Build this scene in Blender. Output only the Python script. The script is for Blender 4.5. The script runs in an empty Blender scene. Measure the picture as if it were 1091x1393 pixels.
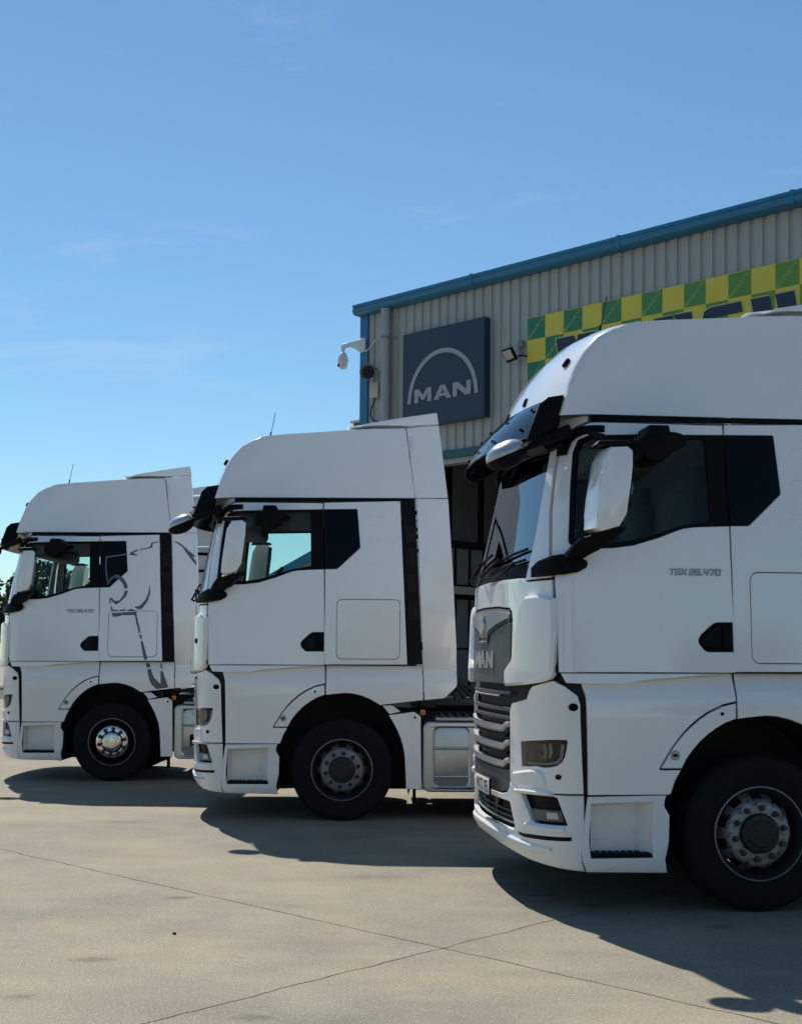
import bpy, bmesh, math, random
from mathutils import Vector, Matrix, noise
from mathutils.geometry import tessellate_polygon
random.seed(7)
rad = math.radians
SC = bpy.context.scene
COL = SC.collection

# ------------------------------------------------------------------ camera
cam_d = bpy.data.cameras.new("camera"); cam = bpy.data.objects.new("camera", cam_d); COL.objects.link(cam)
PITCH, ROLL = rad(2.2), 0.0068
fw = Vector((0, math.cos(PITCH), math.sin(PITCH))); up0 = Vector((0, -math.sin(PITCH), math.cos(PITCH))); ri0 = Vector((1, 0, 0))
ri = math.cos(ROLL) * ri0 + math.sin(ROLL) * up0
up = -math.sin(ROLL) * ri0 + math.cos(ROLL) * up0
m = Matrix((( ri.x, up.x, -fw.x), (ri.y, up.y, -fw.y), (ri.z, up.z, -fw.z))).to_4x4()
m.translation = Vector((0, 0, 1.591)); cam.matrix_world = m
cam_d.sensor_fit = 'HORIZONTAL'; cam_d.sensor_width = 36; cam_d.lens = 36 * 1800 / 1091
cam_d.shift_y = (823.5 - 696.5) / 1091
cam_d.clip_start = 0.1; cam_d.clip_end = 3000
SC.camera = cam

# ------------------------------------------------------------------ world and sun
LIGHT = Vector((0.32, -0.763, -1.0)).normalized()        # direction the sunlight travels
SUN_EL = math.asin(-LIGHT.z); SUN_AZ = math.atan2(-LIGHT.x, -LIGHT.y)   # azimuth from +Y towards +X
W = bpy.data.worlds.new("World"); SC.world = W; W.use_nodes = True
wn = W.node_tree.nodes; wl = W.node_tree.links; wn.clear()
w_out = wn.new('ShaderNodeOutputWorld'); w_bg = wn.new('ShaderNodeBackground')
sky = wn.new('ShaderNodeTexSky'); sky.sky_type = 'NISHITA'; sky.sun_disc = False
sky.sun_elevation = SUN_EL; sky.sun_rotation = SUN_AZ
sky.air_density = 1.12; sky.dust_density = 0.0; sky.ozone_density = 6.0; sky.altitude = 20
w_bg.inputs[1].default_value = 0.096
# thin cirrus wisps over the whole sky dome
tc = wn.new('ShaderNodeTexCoord'); mp = wn.new('ShaderNodeMapping'); mp.inputs['Scale'].default_value = (1.6, 1.6, 7.0)
mp.inputs['Location'].default_value = (0.35, 0.0, 1.15)
nz = wn.new('ShaderNodeTexNoise'); nz.inputs['Scale'].default_value = 2.2; nz.inputs['Detail'].default_value = 7; nz.inputs['Roughness'].default_value = 0.62
nz.inputs['Distortion'].default_value = 0.6
cr = wn.new('ShaderNodeValToRGB'); cr.color_ramp.elements[0].position = 0.57; cr.color_ramp.elements[1].position = 0.86
cr.color_ramp.elements[1].color = (0.32, 0.32, 0.32, 1)
mx = wn.new('ShaderNodeMixRGB'); mx.inputs[2].default_value = (7.0, 7.6, 8.2, 1)
wl.new(tc.outputs['Generated'], mp.inputs[0]); wl.new(mp.outputs[0], nz.inputs[0]); wl.new(nz.outputs[0], cr.inputs[0])
tn = wn.new('ShaderNodeMixRGB'); tn.blend_type = 'MULTIPLY'; tn.inputs[0].default_value = 1.0; tn.inputs[2].default_value = (0.87, 0.985, 0.955, 1)
wl.new(sky.outputs[0], tn.inputs[1]); wl.new(cr.outputs[0], mx.inputs[0]); wl.new(tn.outputs[0], mx.inputs[1]); wl.new(mx.outputs[0], w_bg.inputs[0]); wl.new(w_bg.outputs[0], w_out.inputs[0])
sd = bpy.data.lights.new("sun", 'SUN'); sd.energy = 5.0; sd.angle = rad(0.53); sd.color = (1.0, 0.945, 0.86)
so = bpy.data.objects.new("sun", sd); COL.objects.link(so); so.location = (-8, 20, 30)
so.rotation_euler = LIGHT.to_track_quat('-Z', 'Y').to_euler()
SC.view_settings.view_transform = 'Standard'; SC.view_settings.look = 'None'; SC.view_settings.gamma = 1
SC.view_settings.use_curve_mapping = False; SC.view_settings.exposure = 0.22
SC.render.engine = 'CYCLES'
SC.cycles.max_bounces = 10; SC.cycles.transparent_max_bounces = 24; SC.cycles.caustics_reflective = False; SC.cycles.caustics_refractive = False

# ------------------------------------------------------------------ materials
def mat(name, col, rough=0.5, metal=0.0, coat=0.0, spec=0.5, var=0.0, vscale=6.0, bump=0.0, bscale=40.0, dark=None, dthr=(0.5, 0.7), dscale=5.0, obj_rand=0.0, coords='Object', stretch=(1, 1, 1)):
    M = bpy.data.materials.new(name); M.use_nodes = True
    N = M.node_tree.nodes; L = M.node_tree.links; b = N['Principled BSDF']
    b.inputs['Roughness'].default_value = rough; b.inputs['Metallic'].default_value = metal
    b.inputs['Specular IOR Level'].default_value = spec
    if coat: b.inputs['Coat Weight'].default_value = coat; b.inputs['Coat Roughness'].default_value = 0.06
    b.inputs['Base Color'].default_value = (*col, 1)
    if not (var or bump or dark or obj_rand): return M
    t = N.new('ShaderNodeTexCoord'); mpp = N.new('ShaderNodeMapping'); mpp.inputs['Scale'].default_value = stretch
    L.new(t.outputs[coords], mpp.inputs[0]); out = None
    rgb = N.new('ShaderNodeRGB'); rgb.outputs[0].default_value = (*col, 1); out = rgb.outputs[0]
    if var:
        n1 = N.new('ShaderNodeTexNoise'); n1.inputs['Scale'].default_value = vscale; n1.inputs['Detail'].default_value = 6; n1.inputs['Roughness'].default_value = 0.65
        L.new(mpp.outputs[0], n1.inputs[0])
        mr = N.new('ShaderNodeMapRange'); mr.inputs[1].default_value = 0.25; mr.inputs[2].default_value = 0.75; mr.inputs[3].default_value = 1 - var; mr.inputs[4].default_value = 1 + var
        L.new(n1.outputs[0], mr.inputs[0])
        mm = N.new('ShaderNodeMixRGB'); mm.blend_type = 'MULTIPLY'; mm.inputs[0].default_value = 1
        L.new(out, mm.inputs[1]); L.new(mr.outputs[0], mm.inputs[2]); out = mm.outputs[0]
        rr = N.new('ShaderNodeMapRange'); rr.inputs[3].default_value = max(rough - 0.06, 0.02); rr.inputs[4].default_value = min(rough + 0.08, 1)
        L.new(n1.outputs[0], rr.inputs[0]); L.new(rr.outputs[0], b.inputs['Roughness'])
    if dark:
        n2 = N.new('ShaderNodeTexNoise'); n2.inputs['Scale'].default_value = dscale; n2.inputs['Detail'].default_value = 8; n2.inputs['Roughness'].default_value = 0.7
        L.new(mpp.outputs[0], n2.inputs[0])
        r2 = N.new('ShaderNodeMapRange'); r2.inputs[1].default_value = dthr[0]; r2.inputs[2].default_value = dthr[1]
        L.new(n2.outputs[0], r2.inputs[0])
        m2 = N.new('ShaderNodeMixRGB'); m2.inputs[2].default_value = (*dark, 1); L.new(r2.outputs[0], m2.inputs[0]); L.new(out, m2.inputs[1]); out = m2.outputs[0]
    if obj_rand:
        oi = N.new('ShaderNodeObjectInfo'); mr3 = N.new('ShaderNodeMapRange'); mr3.inputs[3].default_value = 1 - obj_rand; mr3.inputs[4].default_value = 1 + obj_rand
        L.new(oi.outputs['Random'], mr3.inputs[0]); m3 = N.new('ShaderNodeMixRGB'); m3.blend_type = 'MULTIPLY'; m3.inputs[0].default_value = 1
        L.new(out, m3.inputs[1]); L.new(mr3.outputs[0], m3.inputs[2]); out = m3.outputs[0]
    L.new(out, b.inputs['Base Color'])
    if bump:
        n3 = N.new('ShaderNodeTexNoise'); n3.inputs['Scale'].default_value = bscale; n3.inputs['Detail'].default_value = 5
        L.new(mpp.outputs[0], n3.inputs[0]); bp = N.new('ShaderNodeBump'); bp.inputs['Strength'].default_value = bump; bp.inputs['Distance'].default_value = 0.01
        L.new(n3.outputs[0], bp.inputs['Height']); L.new(bp.outputs[0], b.inputs['Normal'])
    return M

def glass_mat(name, tint, refl=1.0, ior=1.5, rough=0.0):
    M = bpy.data.materials.new(name); M.use_nodes = True
    N = M.node_tree.nodes; L = M.node_tree.links; N.clear()
    o = N.new('ShaderNodeOutputMaterial'); t = N.new('ShaderNodeBsdfTransparent'); g = N.new('ShaderNodeBsdfGlossy'); mi = N.new('ShaderNodeMixShader'); f = N.new('ShaderNodeFresnel')
    t.inputs[0].default_value = (*tint, 1); g.inputs['Roughness'].default_value = rough; g.inputs['Color'].default_value = (refl, refl, refl, 1); f.inputs[0].default_value = ior
    L.new(f.outputs[0], mi.inputs[0]); L.new(t.outputs[0], mi.inputs[1]); L.new(g.outputs[0], mi.inputs[2]); L.new(mi.outputs[0], o.inputs[0])
    return M

M_WHITE = mat("white_paint", (0.87, 0.865, 0.85), 0.16, coat=1.0, var=0.02, vscale=2.2, dark=(0.56, 0.53, 0.48), dthr=(0.66, 1.0), dscale=3.0, bump=0.03, bscale=1.6)
M_WHITE2 = mat("white_bumper_plastic", (0.80, 0.80, 0.79), 0.32, coat=0.3, var=0.05, vscale=5, dark=(0.42, 0.38, 0.33), dthr=(0.60, 0.90), dscale=9)
M_BLACK = mat("black_plastic", (0.003, 0.0034, 0.004), 0.5, spec=0.12, var=0.15, vscale=9, bump=0.05, bscale=300)
M_VENT = mat("vent_plastic", (0.007, 0.008, 0.009), 0.55, spec=0.12)
M_SHELL = mat("dark_inner_metal", (0.012, 0.013, 0.014), 0.75)
M_GLOSSB = mat("black_glass_panel", (0.001, 0.002, 0.003), 0.12, spec=0.12)
M_GREY = mat("grille_grey", (0.055, 0.058, 0.065), 0.42, var=0.08, vscale=8)
M_GREY2 = mat("satin_grey_trim", (0.30, 0.32, 0.33), 0.28, metal=0.5)
M_SILVER = mat("silver_trim", (0.50, 0.51, 0.52), 0.34, metal=0.7, var=0.06)
M_CHROME = mat("chrome", (0.72, 0.71, 0.68), 0.16, metal=1.0, var=0.03)
M_SILV2 = mat("silver_paint", (0.52, 0.52, 0.51), 0.28, metal=0.55, coat=0.4)
M_MIRROR = mat("mirror_glass", (0.75, 0.78, 0.8), 0.02, metal=1.0)
M_RUBBER = mat("tyre_rubber", (0.008, 0.0085, 0.010), 0.8, spec=0.2, var=0.25, vscale=14, bump=0.12, bscale=120)
M_RIM = mat("rusty_steel_rim", (0.29, 0.30, 0.30), 0.5, metal=0.35, var=0.2, vscale=18, dark=(0.06, 0.035, 0.025), dthr=(0.50, 0.62), dscale=22)
M_RIM2 = mat("grey_steel_rim", (0.20, 0.21, 0.22), 0.48, metal=0.35, var=0.18, vscale=18, dark=(0.07, 0.06, 0.055), dthr=(0.56, 0.72), dscale=18)
M_RIMD = mat("dark_rim_barrel", (0.014, 0.014, 0.015), 0.6, var=0.2, vscale=20)
M_HUB = mat("dark_hub", (0.008, 0.008, 0.012), 0.55, var=0.2, vscale=30)
M_NUT = mat("rusted_nut", (0.06, 0.04, 0.03), 0.7, var=0.3, vscale=60)
M_TANK = mat("brushed_aluminium_tank", (0.56, 0.57, 0.58), 0.30, metal=0.92, var=0.08, vscale=10, stretch=(1, 1, 6))
M_STEPAL = mat("aluminium_tread", (0.42, 0.43, 0.44), 0.42, metal=0.7, var=0.12, vscale=30)
M_CHASSIS = mat("chassis_paint", (0.03, 0.031, 0.033), 0.6, var=0.25, vscale=7)
M_AMBER = mat("amber_lens", (0.85, 0.22, 0.02), 0.25)
M_AMBERD = mat("amber_lens_core", (0.35, 0.06, 0.01), 0.3)
M_LAMPBK = mat("lamp_housing", (0.10, 0.10, 0.095), 0.35, metal=0.3)
M_DRL = mat("daylight_strip", (0.55, 0.55, 0.52), 0.3)
M_LAMPBR = mat("lamp_bowl_brown", (0.16, 0.135, 0.10), 0.3, metal=0.6)
M_LAMPCH = mat("lamp_reflector", (0.42, 0.42, 0.41), 0.35, metal=0.8)
M_GLASS = glass_mat("side_glass", (0.74, 0.88, 0.87), refl=0.4)
M_WIND = glass_mat("windscreen_glass", (0.74, 0.82, 0.81), refl=0.34)
M_LENS = glass_mat("lamp_lens", (0.80, 0.80, 0.77))
M_VISOR = glass_mat("smoked_visor", (0.38, 0.43, 0.50), refl=0.9, ior=1.75, rough=0.03)
M_INT = mat("cab_interior_grey", (0.10, 0.10, 0.105), 0.8, var=0.1)
M_INTL = mat("cab_interior_light", (0.34, 0.34, 0.33), 0.85, var=0.08)
M_SEAT = mat("seat_fabric", (0.06, 0.062, 0.07), 0.9, var=0.15, vscale=30)
M_DECAL = mat("grey_vinyl", (0.105, 0.115, 0.125), 0.4, var=0.06)
M_DECALW = mat("pale_vinyl_on_glass", (0.16, 0.18, 0.19), 0.45)
M_BADGE = mat("badge_grey_letter", (0.30, 0.32, 0.335), 0.35, metal=0.4)
M_PLATE = mat("number_plate_white", (0.70, 0.70, 0.66), 0.35, var=0.06, vscale=30)
M_PLTXT = mat("number_plate_black", (0.01, 0.01, 0.012), 0.4)
M_LAMPGREEN = mat("screenwash_blue", (0.2, 0.5, 0.6), 0.3)

# ------------------------------------------------------------------ mesh helpers
def link(name, me, material=None, parent=None, sharp=32):
    if isinstance(me, bmesh.types.BMesh):
        bmesh.ops.recalc_face_normals(me, faces=me.faces) if getattr(me, 'tagless', True) else None
        d = bpy.data.meshes.new(name); me.to_mesh(d); me.free(); me = d
        if sharp is not None:
            me.polygons.foreach_set('use_smooth', [True] * len(me.polygons)); me.set_sharp_from_angle(angle=rad(sharp))
    o = bpy.data.objects.new(name, me); COL.objects.link(o)
    if material is not None and len(me.materials) == 0: me.materials.append(material)
    if parent is not None: o.parent = parent
    return o

def empty(name, loc=(0, 0, 0), rz=0.0, parent=None):
    o = bpy.data.objects.new(name, None); COL.objects.link(o); o.location = loc; o.rotation_euler = (0, 0, rz); o.empty_display_size = 0.3
    if parent: o.parent = parent
    return o

def tag(o, label=None, cat=None, group=None, kind=None):
    if label: o['label'] = label
    if cat: o['category'] = cat
    if group: o['group'] = group
    if kind: o['kind'] = kind
    return o

def box(bm, c, s, bev=0.0, seg=2, rot=None):
    r = bmesh.ops.create_cube(bm, size=1.0)
    vs = r['verts']
    for v in vs: v.co = Vector((v.co.x * s[0], v.co.y * s[1], v.co.z * s[2]))
    if bev:
        es = list({e for v in vs for e in v.link_edges})
        r2 = bmesh.ops.bevel(bm, geom=es, offset=bev, segments=seg, affect='EDGES', profile=0.5)
        vs = list({v for f in r2['faces'] for v in f.verts} | {v for v in vs if v.is_valid})
    for v in vs:
        if rot is not None: v.co = rot @ v.co
        v.co += Vector(c)
    return vs

def tube(bm, pts, r, seg=8, cap=True):
    pts = [Vector(p) for p in pts]; rings = []
    rs = r if isinstance(r, (list, tuple)) else [r] * len(pts)
    prev = None
    for i, p in enumerate(pts):
        t = (pts[min(i + 1, len(pts) - 1)] - pts[max(i - 1, 0)]).normalized()
        a = prev if prev is not None else (Vector((0, 0, 1)) if abs(t.z) < 0.9 else Vector((1, 0, 0)))
        x = (a - t * a.dot(t)).normalized(); y = t.cross(x); prev = x
        rings.append([bm.verts.new(p + (x * math.cos(2 * math.pi * k / seg) + y * math.sin(2 * math.pi * k / seg)) * rs[i]) for k in range(seg)])
    for a, b in zip(rings, rings[1:]):
        for k in range(seg): bm.faces.new((a[k], a[(k + 1) % seg], b[(k + 1) % seg], b[k]))
    if cap: bm.faces.new(rings[0][::-1]); bm.faces.new(rings[-1])

def prism(bm, poly, y0, y1, bev=0.0, seg=2, ytop=None):
    """poly in (x,z), extruded along y. ytop scales the y1 side outline about its centroid."""
    n = len(poly); cx = sum(p[0] for p in poly) / n; cz = sum(p[1] for p in poly) / n; k = ytop or 1
    a = [bm.verts.new((p[0], y0, p[1])) for p in poly]
    b = [bm.verts.new((cx + (p[0] - cx) * k, y1, cz + (p[1] - cz) * k)) for p in poly]
    fa = bm.faces.new(a); fb = bm.faces.new(b[::-1])
    for i in range(n): bm.faces.new((a[i], b[i], b[(i + 1) % n], a[(i + 1) % n]))
    if bev:
        es = list({e for f in (fa, fb) for e in f.edges})
        bmesh.ops.bevel(bm, geom=es, offset=bev, segments=seg, affect='EDGES', profile=0.5)

def lathe(bm, prof, seg=48, axis='y', closed=False, skip=None, arc=None):
    """prof: list of (r, h). Revolved about y (or z)."""
    rings = []
    for r, h in prof:
        ring = []
        for k in range(seg):
            a = 2 * math.pi * k / seg; c, s = math.cos(a) * r, math.sin(a) * r
            ring.append(bm.verts.new((c, h, s) if axis == 'y' else (c, s, h)))
        rings.append(ring)
    for i in range(len(prof) - 1):
        for k in range(seg):
            if skip and skip(i, k): continue
            bm.faces.new((rings[i][k], rings[i][(k + 1) % seg], rings[i + 1][(k + 1) % seg], rings[i + 1][k]))
    return rings

def disc(bm, r, h, seg=32, axis='y', c=(0, 0, 0)):
    vs = []
    for k in range(seg):
        a = 2 * math.pi * k / seg; x, y = math.cos(a) * r, math.sin(a) * r
        vs.append(bm.verts.new((c[0] + x, c[1] + h, c[2] + y) if axis == 'y' else (c[0] + x, c[1] + y, c[2] + h)))
    bm.faces.new(vs)

def plate(poly, holes=(), thick=0.025, bev=0.005, cx=(), cz=(), off=0.0):
    """Flat solid plate in (a, off, b) space: outline, holes, rounded rim, returns wall; then cut by lines a=.. / b=.. """
    bm = bmesh.new(); loops = [list(poly)] + [list(h) for h in holes]
    vs = []
    for l in loops: vs += [bm.verts.new((p[0], 0, p[1])) for p in l]
    tris = tessellate_polygon([[Vector((p[0], p[1], 0)) for p in l] for l in loops])
    for t in tris:
        try: bm.faces.new([vs[i] for i in t])
        except ValueError: pass
    bmesh.ops.recalc_face_normals(bm, faces=bm.faces)
    if bev:
        bmesh.ops.inset_region(bm, faces=bm.faces[:], thickness=bev, use_boundary=True, use_even_offset=True, depth=0)
        for v in bm.verts:
            if v.is_boundary: v.co.y = -bev * 0.8
    if thick:
        be = [e for e in bm.edges if e.is_boundary]
        r = bmesh.ops.extrude_edge_only(bm, edges=be)
        for v in r['geom']:
            if isinstance(v, bmesh.types.BMVert): v.co.y = -thick
    for x in cx:
        bmesh.ops.bisect_plane(bm, geom=bm.verts[:] + bm.edges[:] + bm.faces[:], plane_co=(x, 0, 0), plane_no=(1, 0, 0), dist=1e-5)
    for z in cz:
        bmesh.ops.bisect_plane(bm, geom=bm.verts[:] + bm.edges[:] + bm.faces[:], plane_co=(0, 0, z), plane_no=(0, 0, 1), dist=1e-5)
    for v in bm.verts: v.co.y += off
    return bm

def remap(bm, fn):
    for v in bm.verts: v.co = fn(v.co.x, v.co.y, v.co.z)
    return bm

def mirror_y(me):
    n = me.copy(); n.transform(Matrix.Scale(-1, 4, (0, 1, 0))); n.flip_normals(); return n

def rrect(x0, z0, x1, z1, r, k=5):
    out = []
    for cx, cz, a0 in ((x1 - r, z1 - r, 0), (x0 + r, z1 - r, 90), (x0 + r, z0 + r, 180), (x1 - r, z0 + r, 270)):
        for i in range(k + 1):
            a = rad(a0 + 90 * i / k); out.append((cx + r * math.cos(a), cz + r * math.sin(a)))
    return out

def smooth_poly(pts, it=2):
    for _ in range(it):
        n = []
        for i, p in enumerate(pts):
            q = pts[(i + 1) % len(pts)]
            n += [(0.8 * p[0] + 0.2 * q[0], 0.8 * p[1] + 0.2 * q[1]), (0.2 * p[0] + 0.8 * q[0], 0.2 * p[1] + 0.8 * q[1])]
        pts = n
    return pts

LETTER = {
 'm': ([(0,0),(0,1),(.455,1),(.5,.82),(.545,1),(1,1),(1,0),(.70,0),(.70,.5),(.5,.18),(.30,.5),(.30,0)], []),
 'n': ([(0,0),(0,1),(.48,1),(.57,.78),(.57,1),(1,1),(1,0),(.54,0),(.44,.25),(.44,0)], []),
 'M': ([(0,0),(0,1),(.28,1),(.5,.52),(.72,1),(1,1),(1,0),(.76,0),(.76,.58),(.57,.18),(.43,.18),(.24,.58),(.24,0)], []),
 'A': ([(0,0),(.36,1),(.64,1),(1,0),(.73,0),(.665,.2),(.335,.2),(.27,0)], [[(.41,.40),(.59,.40),(.5,.70)]]),
 'N': ([(0,0),(0,1),(.3,1),(.76,.40),(.76,1),(1,1),(1,0),(.7,0),(.24,.60),(.24,0)], []),
 'S': ([(0,0),(.78,0),(.95,.06),(1,.17),(1,.44),(.93,.55),(.78,.60),(.32,.62),(.28,.66),(.28,.74),(.33,.78),(.98,.78),(.98,1),(.22,1),(.06,.94),(0,.83),(0,.58),(.07,.46),(.22,.41),(.68,.39),(.72,.35),(.72,.26),(.67,.22),(0,.22)], []),
 'H': ([(0,0),(0,1),(.43,1),(.43,.62),(.57,.62),(.57,1),(1,1),(1,0),(.6,0),(.6,.40),(.4,.40),(.4,0)], []),
 'E': ([(0,0),(0,1),(1,1),(1,.78),(.36,.78),(.36,.61),(.9,.61),(.9,.40),(.36,.40),(.36,.22),(1,.22),(1,0)], []),
 'T': ([(.32,0),(.32,.77),(0,.77),(0,1),(1,1),(1,.77),(.68,.77),(.68,0)], []),
}
def letter_poly(ch, x0, z0, w, h, shear=0.0):
    f = lambda p: (x0 + p[0] * w + (p[1] - 0.5) * shear * h, z0 + p[1] * h)
    a, b = LETTER[ch]; return [f(p) for p in a], [[f(p) for p in l] for l in b]

def text_bm(s, w, h, bold=0.0, depth=0.0):
    """Text in the (x, 0, z) plane fitted to w x h with its lower left at the origin."""
    c = bpy.data.curves.new('txt', 'FONT'); c.body = s; c.offset = bold; c.extrude = 0; c.resolution_u = 2
    o = bpy.data.objects.new('txt', c); COL.objects.link(o); bpy.context.view_layer.update()
    me = bpy.data.meshes.new_from_object(o.evaluated_get(bpy.context.evaluated_depsgraph_get()))
    bpy.data.objects.remove(o); bpy.data.curves.remove(c)
    xs = [v.co.x for v in me.vertices]; ys = [v.co.y for v in me.vertices]
    x0, x1, y0, y1 = min(xs), max(xs), min(ys), max(ys)
    bm = bmesh.new(); bm.from_mesh(me); bpy.data.meshes.remove(me)
    for v in bm.verts: v.co = Vector(((v.co.x - x0) / (x1 - x0) * w, 0, (v.co.y - y0) / (y1 - y0) * h))
    return bm

# ------------------------------------------------------------------ ground
TH = rad(45.6); FE = Vector((math.sin(TH), -math.cos(TH), 0)); FN = Vector((-math.cos(TH), -math.sin(TH), 0))   # along the facade, out of the facade
FC = Vector((-0.7717, 24.7477, 0))                                                                          # left corner of the workshop
def concrete(name, base, warm=True):
    M = bpy.data.materials.new(name); M.use_nodes = True; N = M.node_tree.nodes; L = M.node_tree.links; b = N['Principled BSDF']
    b.inputs['Roughness'].default_value = 0.86; b.inputs['Specular IOR Level'].default_value = 0.25
    g = N.new('ShaderNodeNewGeometry'); oi = N.new('ShaderNodeObjectInfo')
    def nz(scale, det=5, rough=0.6, st=None):
        n = N.new('ShaderNodeTexNoise'); n.inputs['Scale'].default_value = scale; n.inputs['Detail'].default_value = det; n.inputs['Roughness'].default_value = rough
        if st:
            q = N.new('ShaderNodeMapping'); q.inputs['Scale'].default_value = st; q.inputs['Rotation'].default_value = (0, 0, 0.25); L.new(g.outputs['Position'], q.inputs[0]); L.new(q.outputs[0], n.inputs[0])
        else: L.new(g.outputs['Position'], n.inputs[0])
        return n.outputs[0]
    def rng(s, a, bb, lo, hi):
        r = N.new('ShaderNodeMapRange'); r.inputs[1].default_value = a; r.inputs[2].default_value = bb; r.inputs[3].default_value = lo; r.inputs[4].default_value = hi; L.new(s, r.inputs[0]); return r.outputs[0]
    def mul(a, s):
        x = N.new('ShaderNodeMixRGB'); x.blend_type = 'MULTIPLY'; x.inputs[0].default_value = 1; L.new(a, x.inputs[1]); L.new(s, x.inputs[2]); return x.outputs[0]
    def mixc(f, a, c):
        x = N.new('ShaderNodeMixRGB'); L.new(f, x.inputs[0]); L.new(a, x.inputs[1]); x.inputs[2].default_value = (*c, 1); return x.outputs[0]
    rgb = N.new('ShaderNodeRGB'); rgb.outputs[0].default_value = (*base, 1); c = rgb.outputs[0]
    c = mixc(rng(nz(0.32, 4), 0.38, 0.62, 0, 0.85), c, (0.195, 0.183, 0.148))
    c = mixc(rng(nz(0.55, 5, 0.7, (1, 1.6, 1)), 0.52, 0.72, 0, 0.6), c, (0.345, 0.280, 0.180))
    c = mul(c, rng(nz(1.5, 6, 0.7), 0.25, 0.75, 0.84, 1.12))
    c = mul(c, rng(nz(2.4, 4, 0.6, (0.5, 1.8, 1)), 0.3, 0.7, 0.92, 1.06))
    c = mul(c, rng(nz(85, 3, 0.8), 0.3, 0.7, 0.52, 1.40))
    c = mul(c, rng(nz(210, 1), 0.25, 0.75, 0.70, 1.24))
    v = N.new('ShaderNodeTexVoronoi'); v.inputs['Scale'].default_value = 42; L.new(g.outputs['Position'], v.inputs[0])
    c = mixc(rng(v.outputs['Distance'], 0.10, 0.20, 0.75, 0), c, (0.50, 0.47, 0.41))
    c = mixc(rng(nz(5.5, 3, 0.5, (0.8, 2.2, 1)), 0.68, 0.76, 0, 0.55), c, (0.12, 0.11, 0.10))
    c = mixc(rng(nz(0.9, 5, 0.75), 0.60, 0.80, 0, 0.35), c, (0.17, 0.155, 0.135))
    for px, py, rx, ry, st in ((-1.43, 8.72, .11, .05, .75), (-1.58, 6.95, .13, .06, .6), (-.63, 5.87, .10, .06, .6), (-1.75, 6.2, .07, .04, .5), (.95, 8.9, .12, .05, .7), (1.25, 8.55, .10, .05, .7), (1.9, 7.9, .10, .06, .6), (-.2, 9.6, .3, .10, .35), (-2.6, 12.6, .35, .12, .4)):
        q = N.new('ShaderNodeMapping'); q.vector_type = 'TEXTURE'; q.inputs['Location'].default_value = (px, py, 0); q.inputs['Scale'].default_value = (rx, ry, 1); L.new(g.outputs['Position'], q.inputs[0])
        nn = N.new('ShaderNodeTexNoise'); nn.inputs['Scale'].default_value = 1.4; nn.inputs['Detail'].default_value = 5; L.new(q.outputs[0], nn.inputs[0])
        ln = N.new('ShaderNodeVectorMath'); ln.operation = 'LENGTH'; L.new(q.outputs[0], ln.inputs[0])
        ad = N.new('ShaderNodeMath'); L.new(ln.outputs['Value'], ad.inputs[0]); L.new(rng(nn.outputs[0], 0.2, 0.8, -.7, .7), ad.inputs[1])
        c = mixc(rng(ad.outputs[0], 0.5, 1.15, st, 0), c, (0.10, 0.09, 0.075))
    c = mul(c, rng(oi.outputs['Random'], 0, 1, 0.93, 1.05))
    L.new(c, b.inputs['Base Color'])
    bp = N.new('ShaderNodeBump'); bp.inputs['Strength'].default_value = 0.14; bp.inputs['Distance'].default_value = 0.006
    add = N.new('ShaderNodeMath'); L.new(nz(90, 3), add.inputs[0]); L.new(nz(14, 3), add.inputs[1]); L.new(add.outputs[0], bp.inputs['Height']); L.new(bp.outputs[0], b.inputs['Normal'])
    return M
M_CONC = concrete("yard_concrete", (0.290, 0.250, 0.182))
M_EARTH = mat("yard_subbase", (0.055, 0.05, 0.042), 0.95, var=0.2, vscale=0.5, coords='Object')
M_FARG = mat("far_ground", (0.23, 0.215, 0.18), 0.95, var=0.15, vscale=0.05)
bm = bmesh.new(); bmesh.ops.create_grid(bm, x_segments=2, y_segments=2, size=900)
gnd = link('ground', bm, M_FARG); gnd.location = (0, 300, -0.16); tag(gnd, kind='structure')
yard = empty('yard'); tag(yard, kind='structure')
bm = bmesh.new(); box(bm, (0, 0, 0), (0.02, 0.02, 0.02)); bm.free()
bm = bmesh.new(); bmesh.ops.create_grid(bm, x_segments=1, y_segments=1, size=1)
J0 = Vector((0.235, 7.275, 0)); J2 = Vector((0.66, 0.7513, 0)).normalized(); J1 = Vector((0.7013, -0.7128, 0)).normalized()
def slab_corner(i, j, sx=9.0, sy=6.0): return J0 + J1 * (i * sx) + J2 * (j * sy)
for v in bm.verts: v.co = Vector((v.co.x * 48, v.co.y * 48 + 18, -0.035))
link('subbase', bm, M_EARTH, yard)
def wob(p, k=0.018): return Vector((noise.noise(Vector((p.x * 5, p.y * 5, 0.3))) + 0.6 * noise.noise(Vector((p.x * 19, p.y * 19, 1.7))), noise.noise(Vector((p.x * 5, p.y * 5, 7.3))) + 0.6 * noise.noise(Vector((p.x * 19, p.y * 19, 4.7))), 0)) * k
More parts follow.
